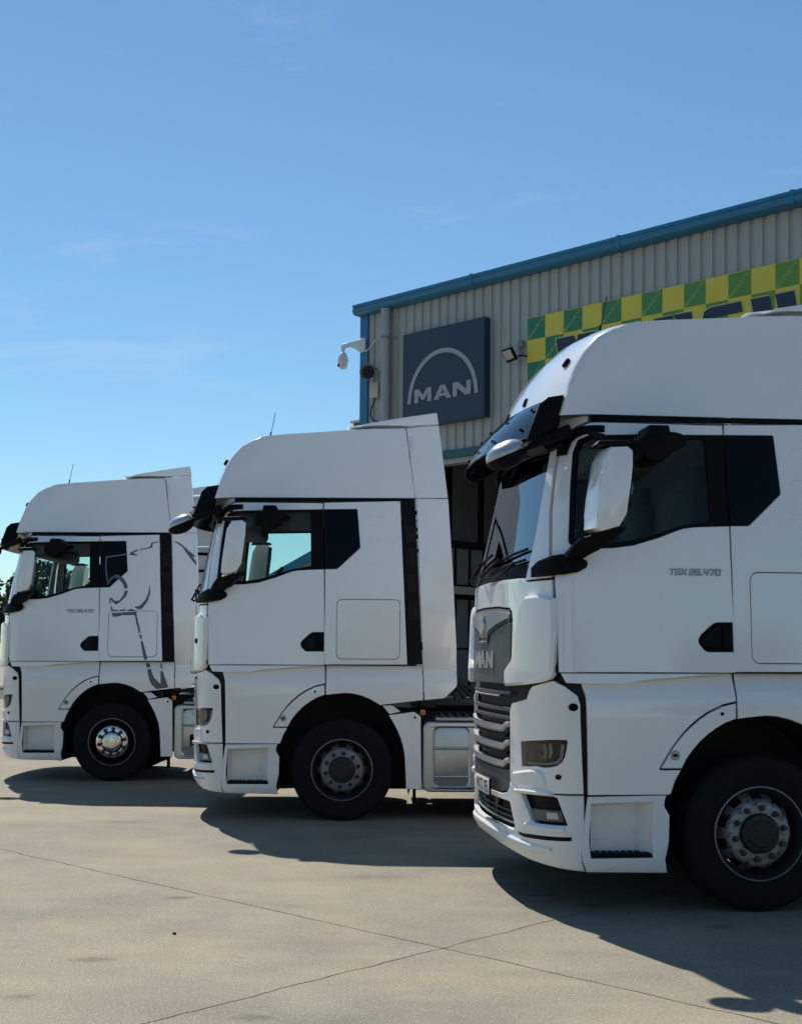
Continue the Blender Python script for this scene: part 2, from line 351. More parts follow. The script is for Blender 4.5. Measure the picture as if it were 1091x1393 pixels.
for i in range(-4, 4):
    for j in range(-2, 6):
        c = [slab_corner(i, j), slab_corner(i + 1, j), slab_corner(i + 1, j + 1), slab_corner(i, j + 1)]
        near = -1 <= i <= 0 and -1 <= j <= 0
        ctr = sum(c, Vector()) / 4; pts = []
        for k in range(4):
            a, b = c[k], c[(k + 1) % 4]; n = 90 if near else 12
            t = (b - a).normalized(); inn = Vector((-t.y, t.x, 0))
            if (ctr - a).dot(inn) < 0: inn = -inn
            for q in range(n): 
                p = a.lerp(b, q / n); 
                if q == 0:
                    t0 = (a - c[k - 1]).normalized(); p = p + (t - t0) * 0.005
                else: p = p + inn * 0.005
                pts.append(p + wob(p))
        bm = bmesh.new(); vs = [bm.verts.new(p) for p in pts]; f = bm.faces.new(vs)
        r = bmesh.ops.inset_region(bm, faces=[f], thickness=0.007, use_boundary=True)
        for v in bm.verts:
            if v.is_boundary: v.co.z = -0.007
        e = bmesh.ops.extrude_edge_only(bm, edges=[x for x in bm.edges if x.is_boundary])
        for v in e['geom']:
            if isinstance(v, bmesh.types.BMVert): v.co.z = -0.05
        link('slab', bm, M_CONC, yard, sharp=60)

# ------------------------------------------------------------------ truck shape
NEXP, DEP = 2.3, 0.36
def interp(x, xs, ys):
    if x <= xs[0]: return ys[0]
    for a, b, c, d in zip(xs, xs[1:], ys, ys[1:]):
        if x <= b: return c + (d - c) * (x - a) / (b - a)
    return ys[-1]
ZT = [.2, .27, .34, .45, .75, .95, 1.4, 2.08, 2.9, 3.08, 4]; XT = [-1.435, -1.475, -1.515, -1.535, -1.535, -1.535, -1.542, -1.542, -1.375, -1.335, -1.155]
def Xf(z): return interp(z, ZT, XT)
YZ = [0, .25, .30, 1.5, 2.42, 4.1]; YV = [.05, .02, 0, 0, .054, .2277]
def wid(z): return 1.22 - interp(z, YZ, YV)
def indent(z): return interp(z, [1.26, 1.33, 1.38, 1.42, 1.46, 1.4975, 1.4985], [0, .006, .019, .040, .060, .070, 0])
PH = [math.pi / 2 * i / 240 for i in range(241)]
def rc(ph): return max(math.sin(ph), 0) ** (2 / NEXP), max(math.cos(ph), 0) ** (2 / NEXP)
QT = [0.0]
for i in range(240):
    (r0, c0), (r1, c1) = rc(PH[i]), rc(PH[i + 1]); QT.append(QT[-1] + math.hypot(1.2 * (r1 - r0), DEP * (c1 - c0)))
Q1 = QT[-1]
def phi_q(q): return interp(q, QT, PH)
def q_phi(p): return interp(p, PH, QT)
def qx(X, z):
    xf = Xf(z)
    if X >= xf + DEP: return Q1 + X - xf - DEP
    c = min(max(1 - (X - xf) / DEP, 0), 1); r = max(1 - c ** NEXP, 0) ** (1 / NEXP)
    return q_phi(math.atan2(r ** (NEXP / 2), c ** (NEXP / 2)))
def qu(u, z):
    s = 1 if u >= 0 else -1; r = min(abs(u) / wid(z), 1); c = max(1 - r ** NEXP, 0) ** (1 / NEXP)
    return s * q_phi(math.atan2(r ** (NEXP / 2), c ** (NEXP / 2)))
def mq(q, off, z):
    """near side is q>0 (u negative); far side is q<0"""
    s = -1 if q >= 0 else 1; a = abs(q); xf = Xf(z); w = wid(z)
    if a >= Q1:
        X = xf + DEP + a - Q1; k = min(max((X + 1.2) / 0.08, 0), 1)
        return Vector((X, s * (w - indent(z) * k + off), z))
    r, c = rc(phi_q(a)); X = xf + DEP * (1 - c); u = w * r
    nx, nu = -(c ** (NEXP - 1)) / DEP, (r ** (NEXP - 1)) / w; l = math.hypot(nx, nu) or 1
    return Vector((X + off * nx / l, s * (u + off * nu / l), z))
QC = [i * 0.06 for i in range(-25, 26) if abs(i * 0.06) < Q1 + 0.02] + [Q1, -Q1]
ZC = [.27, .34, .45, .75, .95, 1.26, 1.30, 1.33, 1.355, 1.38, 1.40, 1.42, 1.44, 1.46, 2.08, 2.42, 2.9]
def dens(pts):
    out = []
    for i, p in enumerate(pts):
        q = pts[(i + 1) % len(pts)]; out.append(p)
        if abs(q[1] - p[1]) < 1e-6: continue
        ts = sorted((z - p[1]) / (q[1] - p[1]) for z in ZC if 0.02 < (z - p[1]) / (q[1] - p[1]) < 0.98)
        out += [(p[0] + (q[0] - p[0]) * t, p[1] + (q[1] - p[1]) * t) for t in ts]
    return out
x_ = lambda pts: [(qx(a, b), b) for a, b in pts]
xd = lambda pts: [(qx(a, b), b) for a, b in dens(pts)]
u_ = lambda pts: [(qu(a, b), b) for a, b in pts]
def skin(poly, holes=(), thick=0.025, bev=0.004, off=0.0):
    qs = [p[0] for p in poly]; zs = [p[1] for p in poly]
    cx = [q for q in QC if min(qs) < q < max(qs)]; cz = [z for z in ZC if min(zs) < z < max(zs)]
    return remap(plate(poly, holes, thick, bev, cx, cz, off), mq)

def both(name, bm, material, root, sub=None, sharp=32):
    """near-side part and its mirror image on the far side"""
    a = link(name, bm, material, root, sharp); b = link(name, mirror_y(a.data), None, root)
    return a, b

def build_truck():
    T = empty('tractor_truck')
    # ---- dark inner shell behind the panel gaps
    bm = bmesh.new()
    zs = [.345, .42, .6, .72, .74, .9, 1.2, 1.45, 1.7, 2.05]; ring = []
    for z in zs:
        row = [mq(q, -0.05 if z > .73 else (-.26 if abs(q) > Q1 * .97 else (-.075 if z > .36 else -.012)), z) for q in [Q1 + 0.55] + [Q1 * k / 14 for k in range(14, -15, -1)] + [-Q1 - 0.55]]
        ring.append([bm.verts.new(p) for p in row])
    for a, b in zip(ring, ring[1:]):
        for k in range(len(a) - 1): bm.faces.new((a[k], a[k + 1], b[k + 1], b[k]))
    bm.faces.new(ring[-1]); bm.faces.new(ring[0][::-1])
    for a, b in zip(ring, ring[1:]): bm.faces.new((a[0], b[0], b[-1], a[-1]))
    box(bm, (0.03, 0, 1.66), (1.36, 2.30, 0.74))
    link('inner_shell', bm, M_SHELL, T)
    # ---- doors
    top = 3.078
    dp = [(-1.296,1.497),(-1.303,1.8),(-1.31,2.084),(-1.318,2.23),(-1.30,2.506),(-1.262,2.763),(-1.236,2.90),(-1.205,2.99),(-1.15,3.045),(-1.07,top),(-.209,top),(-.2095,3.018)]
    wo = [(-.7985,3.004),(-1.095,2.993),(-1.146,2.971),(-1.177,2.891),(-1.202,2.672),(-1.228,2.331),(-1.226,2.305),(-1.209,2.287),(-1.15,2.274),(-1.072,2.27),(-.95,2.275),(-.817,2.293),(-.65,2.345),(-.53,2.392),(-.485,2.406),(-.43,2.414),(-.374,2.418)]
    dp2 = [(-.191,2.426),(-.185,2.1),(-.176,1.8),(-.174,1.497)]
    hd = [(-.408,1.695),(-.405,1.715),(-.389,1.739),(-.33,1.792),(-.305,1.810),(-.282,1.816),(-.180,1.817),(-.178,1.629),(-.345,1.628),(-.365,1.634),(-.386,1.656),(-.402,1.675)]
    doors = both('door', skin(xd(dp + wo + dp2), [x_(hd)], 0.03), M_WHITE, T)
    gl = [(-.345,2.988),(-.328,2.975),(-.316,2.475),(-.325,2.458),(-.414,2.440),(-.5,2.425),(-.66,2.372),(-.817,2.327),(-.95,2.308),(-1.07,2.302),(-1.175,2.312),(-1.196,2.34),(-1.178,2.672),(-1.155,2.885),(-1.125,2.952),(-1.08,2.972)]
    wf = [(-.2125,3.016)] + [(a, b - 0.002) for a, b in wo] + [(-.1935,2.424)]
    wfr = both('window_frame', skin(xd(wf), [xd(gl)], 0.035, 0.003, -0.004), M_BLACK, T)
    for s, dsh in enumerate(both('window_glass', skin(xd(gl), (), 0, 0, -0.016), M_GLASS, T, sharp=80)): pass
    for s in (0, 1):
        pass
    a, b = both('door_handle', skin(x_(hd), (), 0.004, 0, -0.022), M_BLACK, T); a.parent, b.parent = doors
    g1 = x_([(-.375,1.70),(-.36,1.73),(-.30,1.785),(-.275,1.795),(-.255,1.795),(-.255,1.65),(-.34,1.65),(-.36,1.665)])
    a, b = both('handle_grip', skin(g1, (), 0.012, 0.004, -0.006), M_GLOSSB, T); a.parent, b.parent = doors
    g2 = x_([(-.242,1.80),(-.198,1.80),(-.198,1.645),(-.242,1.645)])
    a, b = both('handle_pad', skin(g2, (), 0.012, 0.004, -0.003), M_BLACK, T); a.parent, b.parent = doors
    lip = [(-1.285,1.490),(-1.255,1.432),(-1.1,1.425),(-.887,1.427),(-.80,1.442),(-.746,1.452),(-.35,1.485),(-.185,1.4935)]
    lipq = [(qx(a, b), b) for a, b in lip]
    bm = plate(lipq, (), 0.05, 0.004, [q for q in QC if q < Q1 + .01], [1.45, 1.47])
    def lipmap(q, off, z):
        p = mq(q, off, 1.5); return Vector((p.x, p.y + 0.012 * (1.495 - z) / 0.07 * -1 * 0.6, z))
    a, b = both('door_sill_lip', remap(bm, lipmap), M_WHITE, T); a.parent, b.parent = doors
    # ---- lower side panel, fender trim, step panel
    lp = [(-1.116,.742),(-1.119,1.0),(-1.123,1.19),(-1.128,1.339),(-1.138,1.38),(-1.15,1.412),(-1.15,1.491),(-.173,1.491),(-.168,1.322),(-.255,1.302),(-.349,1.260),(-.42,1.212),(-.482,1.158),(-.535,1.10),(-.585,1.035),(-.664,.905),(-.660,.893),(-.527,.893),(-.565,.825),(-.59,.752),(-.60,.742)]
    both('lower_side_panel', skin(x_(lp)), M_WHITE, T)
    ft = [(-.652,.905),(-.575,1.033),(-.525,1.095),(-.472,1.149),(-.41,1.202),(-.346,1.246),(-.255,1.288),(-.172,1.308),(-.172,1.213),(-.245,1.186),(-.30,1.154),(-.348,1.121),(-.40,1.076),(-.45,1.021),(-.49,.967),(-.523,.905)]
    ftp = both('fender_trim', skin(x_(ft), (), 0.03, 0.004, 0.004), M_WHITE, T)
    for cx_, cz_, r_, mt, nm in ((-.566, .985, .030, M_GREY2, 'fender_badge'), (-.262, 1.243, .011, M_BLACK, 'fender_bolt')):
        c = [(cx_ + r_ * math.cos(k * math.pi / 10), cz_ + r_ * math.sin(k * math.pi / 10)) for k in range(20)]
        a, b = both(nm, skin(x_(c), (), 0.008, 0.004, 0.012), mt, T); a.parent, b.parent = ftp
    bm = skin(x_(rrect(-.581, .977, -.551, .993, .003, 1)), (), 0.003, 0, 0.0145)
    a, b = both('badge_bar', bm, M_BLACK, T); a.parent, b.parent = ftp
    stp = [(-1.117,.730),(-.62,.737),(-.632,.70),(-.633,.67),(-.600,.612),(-.604,.45),(-.612,.257),(-1.12,.268)]
    rec = [(-1.096,.688),(-.704,.698),(-.701,.352),(-1.098,.352)]
    steps = both('step_panel', skin(x_(stp), [x_(rec)], 0.03), M_WHITE2, T)
    bm = bmesh.new()       # recess box behind the opening
    o = [mq(qx(*p), -0.02, p[1]) for p in rec]; i_ = [Vector((p[0] + dx, -1.22 + 0.135, p[1] + dz)) for p, dx, dz in zip(rec, (0.02, -.085, -.085, .02), (-.03, -.02, .012, .012))]
    ov = [bm.verts.new(p) for p in o]; iv = [bm.verts.new(p) for p in i_]
    for k in range(4): bm.faces.new((ov[k], ov[(k + 1) % 4], iv[(k + 1) % 4], iv[k]))
    bm.faces.new(iv)
    a, b = both('step_recess', bm, M_WHITE2, T); a.parent, b.parent = steps
    bm = bmesh.new(); box(bm, (-.902, -1.148, .366), (.385, .125, .022), 0.004)
    for k in range(9): box(bm, (-1.07 + k * .042, -1.148, .380), (.022, .11, .008))
    a, b = both('step_tread', bm, M_BLACK, T); a.parent, b.parent = steps
    a, b = both('flap', remap(plate(rrect(-1.07, .45, -.965, .585, .012, 2), (), .006, .003), lambda x, y, z: Vector((x, -1.088 - y, z))), M_WHITE2, T); a.parent, b.parent = steps
    # ---- rear side panels
    rp = [(-.176,1.505),(.621,1.509),(.545,3.105),(-.196,3.083),(-.1975,3.018),(.118,3.024),(.129,3.018),(.160,2.65),(.157,2.636),(-.055,2.436),(-.07,2.430),(-.180,2.428),(-.176,2.1)]
    hx = rrect(-.064, 1.556, .552, 2.138, .055)
    rps = both('rear_side_panel', skin(xd(rp), [xd(hx)]), M_WHITE, T)
    both('quarter_window', skin(xd([(-.1955,3.014),(.117,3.020),(.125,3.015),(.1555,2.65),(.153,2.639),(-.056,2.441),(-.07,2.435),(-.182,2.433)]), (), 0.02, 0.002, 0.001), M_GLOSSB, T)
    both('storage_hatch', skin(xd(rrect(-.0585, 1.5615, .5465, 2.1325, .050))), M_WHITE, T)
    for zc in (2.93, 2.72, 2.50):   # shallow pressed ribs in the panel
        bm = skin(x_([(.22, zc - .03), (.25, zc + .012), (.53 - (2.93 - zc) * -.03, zc + .02), (.532 - (2.93 - zc) * -.03, zc - .012), (.28, zc - .022)]), (), 0.004, 0.0035, 0.0035)
        a, b = both('pressed_rib', bm, M_WHITE, T); a.parent, b.parent = rps
    vs_ = both('vent_strip', skin(xd([(.553,3.112),(.690,3.117),(.769,1.512),(.628,1.511)]), (), 0.03, 0.003, -0.012), M_VENT, T)
    for zc in (2.78, 2.55, 2.30, 2.03):
        for k in range(5):
            xx = .592 + k * .022 + (3.1 - zc) * .047
            bm = skin(x_([(xx, zc - .085), (xx + .010, zc - .085), (xx + .003, zc + .085), (xx - .007, zc + .085)]), (), 0.01, 0.001, -0.004)
            a, b = both('louver', bm, M_SHELL, T); a.parent, b.parent = vs_
    lr = [(-.158,1.4965),(.766,1.4965),(.776,1.168),(.57,1.143),(.362,1.118),(.31,1.150),(.259,1.179),(.175,1.211),(.087,1.2285),(.03,1.232),(-.026,1.2275),(-.09,1.221),(-.157,1.212)]
    both('rear_lower_panel', skin(xd(lr)), M_WHITE, T)
    fa1 = [(.706,3.128),(1.014,3.130),(1.060,2.40),(1.096,1.685),(1.104,1.32),(1.09,1.29),(.99,1.195),(.975,1.187),(.790,1.168),(.778,1.53)]
    both('side_fairing', skin(xd(fa1), (), 0.035), M_WHITE, T)
    fa2 = [(.604,3.838),(.922,3.866),(1.011,3.140),(.694,3.140)]
    both('upper_fairing', skin(xd(fa2), (), 0.035), M_WHITE, T)
    stripe = [(-1.07,3.085),(-1.068,3.128),(.690,3.138),(.688,3.120),(.555,3.116)]
    both('roof_joint_strip', skin(x_([(-1.07,3.086),(-1.07,3.127),(.694,3.136),(.698,3.121),(.55,3.110)]), (), 0.02, 0.003, -0.006), M_BLACK, T)
    mg = [(.448,1.02),(.495,.945),(.531,.878),(.562,.805),(.586,.73),(.60,.66),(.607,.594),(.614,.45),(.619,.313),(.766,.316),(.754,1.009),(.693,1.053)]
    mgs = both('rear_mudguard', skin(xd(mg), (), 0.03), M_WHITE, T)
    c = [(.70 + .012 * math.cos(k * math.pi / 8), 1.0 + .012 * math.sin(k * math.pi / 8)) for k in range(16)]
    a, b = both('mudguard_bolt', skin(x_(c), (), 0.006, 0.003, 0.006), M_BLACK, T); a.parent, b.parent = mgs
    both('mudguard_strap', skin(x_([(.385,1.112),(.48,1.115),(.56,1.055),(.455,1.030)]), (), 0.02, 0.004, -0.03), M_WHITE2, T)
    # wheel housing
    bm = bmesh.new(); rr = .735; n = 22
    for ua, ub in ((-1.19, -.55),):
        ra = [bm.verts.new((math.cos(rad(200 - k * 220 / n)) * rr * .93, ua, .50 + math.sin(rad(200 - k * 220 / n)) * rr)) for k in range(n + 1)]
        rb = [bm.verts.new((v.co.x, ub, v.co.z)) for v in ra]
        for k in range(n): bm.faces.new((ra[k], ra[k + 1], rb[k + 1], rb[k]))
        bm.faces.new(rb)
    both('wheel_housing', bm, M_SHELL, T)
    # ---- front
    bc = u_([(-.66,.79),(-.662,1.0),(-.668,1.24),(-.70,1.285),(-.92,1.322),(-.957,1.38),(-.987,1.404)]) 
    bc = [(abs(q), z) for q, z in bc] + x_([(-1.325,1.442),(-1.262,1.408),(-1.185,1.352),(-1.168,1.30),(-1.165,1.19),(-1.155,.95),(-1.145,.748)]) + [(abs(qu(-.79, .745)), .745), (abs(qu(-.70, .77)), .77)]
    hl_ = [(-.835,1.047),(-.95,1.060),(-1.077,1.071),(-1.15,1.078),(-1.206,1.080),(-1.209,1.068),(-1.206,1.02),(-1.201,.973),(-1.19,.94),(-1.171,.918),(-1.13,.905),(-1.087,.900),(-1.014,.905),(-.95,.897),(-.85,.890)]
    hl = [(abs(q), z) for q, z in u_(hl_)]
    both('bumper_corner', skin(bc, [hl], 0.03), M_WHITE, T)
    lamps = both('headlight', skin(hl, (), 0.03, 0.002, -0.055), M_LAMPBK, T)
    a, b = both('lens', skin([(q, z) for q, z in hl], (), 0, 0, -0.004), M_LENS, T, sharp=80); a.parent, b.parent = lamps
    for za, pts in ((0, [(-1.03,1.045),(-1.065,1.05),(-1.085,1.0),(-1.065,.945),(-1.02,.94),(-1.045,.99)]), (1, [(-1.09,1.05),(-1.115,1.052),(-1.125,1.0),(-1.11,.955),(-1.085,.95),(-1.10,1.0)])):
        a, b = both('reflector', skin([(abs(q), z) for q, z in u_(pts)], (), .02, .008, -.03), M_LAMPCH, T); a.parent, b.parent = lamps
    a, b = both('lamp_bowl', skin([(abs(q), z) for q, z in u_([(-.86,1.035),(-1.0,1.048),(-1.01,.935),(-.87,.925)])], (), .01, .006, -.04), M_LAMPBR, T); a.parent, b.parent = lamps
    dr = [(abs(q), z) for q, z in u_([(-1.195,1.05),(-1.188,.96),(-1.165,.928),(-1.09,.915),(-.87,.905),(-.87,.918),(-1.08,.928),(-1.15,.943),(-1.172,.97),(-1.18,1.05)])]
    a, b = both('light_strip', skin(dr, (), 0.01, 0.002, -0.03), M_DRL, T); a.parent, b.parent = lamps
    for uu, zz, rr_, nm in ((None, 1.282, .024, 'side_sensor'), (-1.177, .849, .016, 'washer_cap')):
        c = [(rr_ * 1.25 * math.cos(k * math.pi / 9), zz + rr_ * math.sin(k * math.pi / 9)) for k in range(18)]
        q0 = qx(-1.211, 1.282) if uu is None else abs(qu(uu, zz))
        both(nm, skin([(q0 + a, b) for a, b in c], (), 0.012, 0.004, 0.008), M_BLACK, T)
    # lower bumper in one piece from side to side
    half = [(abs(qu(-.0, .76)), .672)]
    bl_r = x_([(-1.143,.737)]) + x_([(-1.140,.50),(-1.133,.272)]) + [(abs(q), z) for q, z in u_([(-1.114,.284),(-.862,.300),(-.60,.325),(-.3,.345),(0,.350)])]
    bl_top = [(abs(q), z) for q, z in u_([(-.80,.737),(-.71,.762),(-.655,.782),(-.645,.74),(-.60,.70),(-.5,.685),(0,.68)])]
    right = bl_r; outline = right + [(-q, z) for q, z in right[::-1][1:]] + [(-q, z) for q, z in bl_top] + bl_top[::-1][1:]
    lo = [(abs(q), z) for q, z in u_([(-.62,.645),(-.66,.640),(-.745,.50),(-.73,.475),(-.3,.468),(0,.468)])]
    lo_full = lo + [(-q, z) for q, z in lo[::-1][1:]]
    fg = [(abs(q), z) for q, z in u_([(-.835,.716),(-1.0,.722),(-1.15,.728),(-1.172,.718),(-1.209,.552),(-1.10,.548),(-1.013,.545),(-.965,.560),(-.94,.60)])]
    fgm = [(-q, z) for q, z in fg]
    both_b = link('front_bumper', skin(outline, [lo_full, fg, fgm], 0.035, 0.006), M_WHITE2, T)
    fr = both('fog_recess', skin([(q, z) for q, z in fg], (), 0.01, 0.0, -0.045), M_BLACK, T); fr[0].parent = fr[1].parent = both_b
    fl = [(abs(q), z) for q, z in u_([(-.945,.632),(-1.183,.640),(-1.196,.570),(-.985,.560)])]
    a, b = both('fog_light', skin(fl, (), 0.03, 0.006, -0.02), M_LAMPBK, T); a.parent = b.parent = both_b
    fl2 = [(abs(q), z) for q, z in u_([(-1.09,.622),(-1.165,.627),(-1.175,.585),(-1.10,.580)])]
    a, b = both('fog_reflector', skin(fl2, (), 0.006, 0.002, -0.016), M_LAMPCH, T); a.parent = b.parent = both_b
    for nm, pts, of, bv in (('bumper_ledge', [(-.705,.80),(-.72,.845),(-.98,.884),(-1.05,.884),(-1.085,.872),(-1.115,.80),(-1.10,.765),(-.82,.757)], .012, .016),
                            ('fog_brow', [(-.775,.741),(-.86,.748),(-1.12,.757),(-1.155,.745),(-1.145,.733),(-.84,.724),(-.79,.71)], .026, .009),
                            ('fog_sill', [(-.90,.535),(-.94,.545),(-1.02,.537),(-1.20,.543),(-1.205,.505),(-1.05,.498),(-.90,.50)], .016, .010)):
        a, b = both(nm, skin([(abs(q), z) for q, z in u_(pts)], (), .04, bv, of), M_WHITE2, T); a.parent = b.parent = both_b
    ll = [(abs(q), z) for q, z in u_([(-1.14,.392),(-1.05,.36),(-.90,.352),(-.60,.372),(-.3,.385),(0,.388)])]; lh = [(abs(q), z) for q, z in u_([(-1.14,.400),(-1.05,.412),(-.90,.420),(-.60,.432),(-.3,.440),(0,.442)])]
    link('lower_lip', skin(lh + [(-q, z) for q, z in lh[::-1][1:]] + [(-q, z) for q, z in ll] + ll[::-1][1:], (), .03, .014, .018), M_WHITE2, both_b)
    st = [(abs(q), z) for q, z in u_([(-.80,.470),(-.87,.467),(-1.05,.476),(-1.216,.484),(-1.215,.460),(-1.05,.450),(-.888,.444),(-.82,.452)])]
    a, b = both('bumper_strip', skin(st, (), 0.01, 0.003, 0.004), M_BLACK, T); a.parent = b.parent = both_b
    lg = link('lower_grille', skin([(q * 1.01, z) for q, z in lo_full], (), 0.01, 0.0, -0.06), M_BLACK, T)
    for k in range(3):
        p = [(qu(-.70 + .02 * k, .50 + .035 * k), .50 + .035 * k), (qu(.70 - .02 * k, .50 + .035 * k), .50 + .035 * k), (qu(.70 - .02 * k, .512 + .035 * k), .512 + .035 * k), (qu(-.70 + .02 * k, .512 + .035 * k), .512 + .035 * k)]
        link('slat', skin(p, (), 0.02, 0.003, -0.03), M_GREY if k else M_SILVER, lg)
    bm = bmesh.new()
    for s in (-1, 1): tube(bm, [(-1.50, s * .30, .66), (-1.46, s * .12, .48)], .022, 8)
    link('tow_brace', bm, M_GREY, lg)
    # nose panel, inverted U around the grille
    nr = x_([(-1.318,1.50),(-1.322,1.8),(-1.326,2.074)]) + [(abs(q), z) for q, z in u_([(-.90,2.070),(-.868,2.098),(-.4,2.104),(0,2.106)])]
    nl = [(-q, z) for q, z in nr[::-1][1:]]
    ni = [(abs(q), z) for q, z in u_([(-.80,1.43),(-.69,1.43),(-.70,1.60),(-.71,1.84),(-.70,1.885),(-.655,1.912),(-.4,1.930),(0,1.936)])]
    outline = nr + nl + [(-qx(-1.36, 1.45), 1.45)] + [(-q, z) for q, z in ni] + ni[::-1][1:] + [(qx(-1.36, 1.45), 1.45)]
    link('nose_panel', skin(outline, (), 0.03), M_WHITE, T)
    df = [(-1.150,1.956),(-1.10,1.975),(-1.043,1.981),(-.95,1.976),(-.915,1.955),(-.885,1.91),(-.86,1.86),(-.838,1.76),(-.815,1.65),(-.775,1.573),(-.70,1.53),(-.668,1.505),(-.667,1.438),(-.672,1.400),(-.80,1.405),(-.956,1.415),(-1.05,1.425),(-1.11,1.437),(-1.150,1.455),(-1.166,1.48),(-1.163,1.75)]
    dfp = both('corner_deflector', skin([(abs(q), z) for q, z in u_(df)], (), 0.06, 0.018, 0.045), M_WHITE, T)
    for zz in (1.89, 1.70, 1.52):
        bm = bmesh.new(); p = mq(qx(-1.322, zz), -0.005, zz); box(bm, p, (.03, .03, .05), .006); a, b = both('hinge', bm, M_BLACK, T); a.parent, b.parent = doors
    # A pillar panel and header
    ap = [(abs(q), z) for q, z in u_([(-.886,2.082)])] + x_([(-1.328,2.090),(-1.332,2.23),(-1.313,2.506),(-1.275,2.763),(-1.249,2.90),(-1.222,2.985),(-1.165,3.055),(-1.085,3.092),(-1.085,3.13),(-1.262,3.118)]) + [(abs(q), z) for q, z in u_([(-.86,3.09),(-.836,2.95),(-.862,2.65),(-.892,2.36)])]
    both('a_pillar_panel', skin(ap, (), 0.03), M_WHITE, T)
    hk = [(-1.245,2.880),(-1.237,2.935),(-1.215,2.995),(-1.175,3.035),(-1.120,3.058),(-1.05,3.060),(-.985,3.058),(-.985,3.015),(-1.10,3.003),(-1.145,2.985),(-1.175,2.955),(-1.195,2.90),(-1.20,2.878)]
    both('drip_rail', skin(x_(hk), (), 0.012, 0.005, 0.014), M_BLACK, T)
    ws = [(-.884,2.115),(-.889,2.36),(-.858,2.65),(-.834,2.93),(0,2.945)]
    wsf = [(qu(0, 2.112), 2.112)] + [(-q, z) for q, z in u_(ws)][:] ; wsq = [(abs(q), z) for q, z in u_(ws)]
    full = wsq + [(-q, z) for q, z in wsq[::-1][1:]]
    wsp = link('windscreen', skin(full, (), 0, 0, -0.008), M_WIND, T, sharp=80)
    bd = [(abs(q), z) for q, z in u_([(-.888,2.108),(-.889,2.185),(-.6,2.20),(0,2.205)])]; bl = bd + [(-q, z) for q, z in bd[::-1]]
    bl = [(abs(qu(-.888, 2.108)), 2.108)] + bd[1:] + [(-q, z) for q, z in bd[1:][::-1][1:]] + [(-abs(qu(-.888, 2.108)), 2.108)]
    c_ = link('scuttle', skin(bl, (), 0.02, 0.002, -0.002), M_BLACK, wsp); 
    hd2 = [(abs(q), z) for q, z in u_([(-.838,2.925),(-.862,3.088),(-.4,3.10),(0,3.10)])]
    hq = hd2 + [(-q, z) for q, z in hd2[::-1][1:]]
    link('header_panel', skin(hq, (), 0.02, 0.002, -0.004), M_BLACK, T)
    P = lambda u, z, o: mq(-qu(u, z), o, z)
    for (pu, pz, mu, mz, au, az, bu, bz) in ((.05, 2.13, -.45, 2.25, -.86, 2.285, -.05, 2.205), (.62, 2.13, .20, 2.25, -.10, 2.30, .62, 2.22), (-.62, 2.13, -.74, 2.20, -.86, 2.215, -.45, 2.185)):
        bm = bmesh.new()
        tube(bm, [P(pu, pz, .02), P(pu * .8 + mu * .2, pz * .8 + mz * .2, .05), P(mu, mz, .035)], .011, 6)
        tube(bm, [P(au + (bu - au) * t, az + (bz - az) * t, .016) for t in (0, .25, .5, .75, 1)], .010, 6)
        link('wiper', bm, M_BLACK, wsp)
    # grille
    gp = [(abs(q), z) for q, z in u_([(-.672,1.41),(-.684,1.60),(-.695,1.835),(-.685,1.875),(-.65,1.899),(-.4,1.916),(0,1.922)])]
    gr = link('grille_panel', skin(gp + [(-q, z) for q, z in gp[::-1]][1:] , (), 0.03, 0.005, 0.004), M_GREY, T)
    vt = [(abs(q), z) for q, z in u_([(-.670,1.842),(-.672,1.868),(-.64,1.888),(-.4,1.904),(0,1.910)])]
    vb = [(abs(q), z) for q, z in u_([(-.62,1.838),(-.40,1.806),(-.20,1.770),(-.150,1.755),(-.125,1.725),(0,1.725)])]
    link('badge_wing', skin(vt + [(-q, z) for q, z in vt[::-1][1:]] + [(-q, z) for q, z in vb] + vb[::-1][1:], (), 0.012, 0.003, 0.014), M_GREY2, gr)
    tr = [(abs(q), z) for q, z in u_([(-.695,1.842),(-.63,1.832),(-.40,1.798),(-.20,1.760),(-.16,1.745),(-.13,1.70),(0,1.70)])]
    tr2 = [(abs(q), z) for q, z in u_([(-.695,1.824),(-.63,1.816),(-.40,1.780),(-.22,1.742),(-.18,1.725),(-.15,1.68),(0,1.68)])]
    link('badge_trim', skin(tr + [(-q, z) for q, z in tr[::-1][1:]] + [(-q, z) for q, z in tr2] + tr2[::-1][1:], (), 0.012, 0.002, 0.012), M_GLOSSB, gr)
    lion = [(-.10,1.885),(-.06,1.893),(.02,1.890),(.085,1.878),(.07,1.85),(.10,1.82),(.075,1.78),(.03,1.745),(0,1.735),(-.04,1.75),(-.085,1.80),(-.07,1.84)]
    link('lion_badge', skin([(qu(a * 1.0, b), b) for a, b in lion], (), 0.02, 0.008, 0.034), M_CHROME, gr)
    ln = [(abs(q), z) for q, z in u_([(-.13,1.700),(0,1.692)])]
    link('badge_line', skin([(qu(-.15, 1.690), 1.690), (qu(.15, 1.690), 1.690), (qu(.12, 1.703), 1.703), (qu(-.12, 1.703), 1.703)], (), 0.008, 0.002, 0.014), M_SILVER, gr)
    for ch, u0 in (('M', -.34), ('A', -.115), ('N', .12)):
        pl, hs = letter_poly(ch, u0, 1.512,   .205 if ch != 'A' else .215, .118)
        # q grows towards the near side (camera left is far side): text reads left to right seen from the front
        cv = lambda l: [(qu(a, b), b) for a, b in l]
        link('letter', skin(cv(pl), [cv(h) for h in hs], 0.012, 0.002, 0.016), M_CHROME, gr)
    for uo in (.30, -.30):
        pass
    # open grille below
    og = [(abs(q), z) for q, z in u_([(-.652,.785),(-.655,1.0),(-.66,1.24),(-.66,1.40)])]
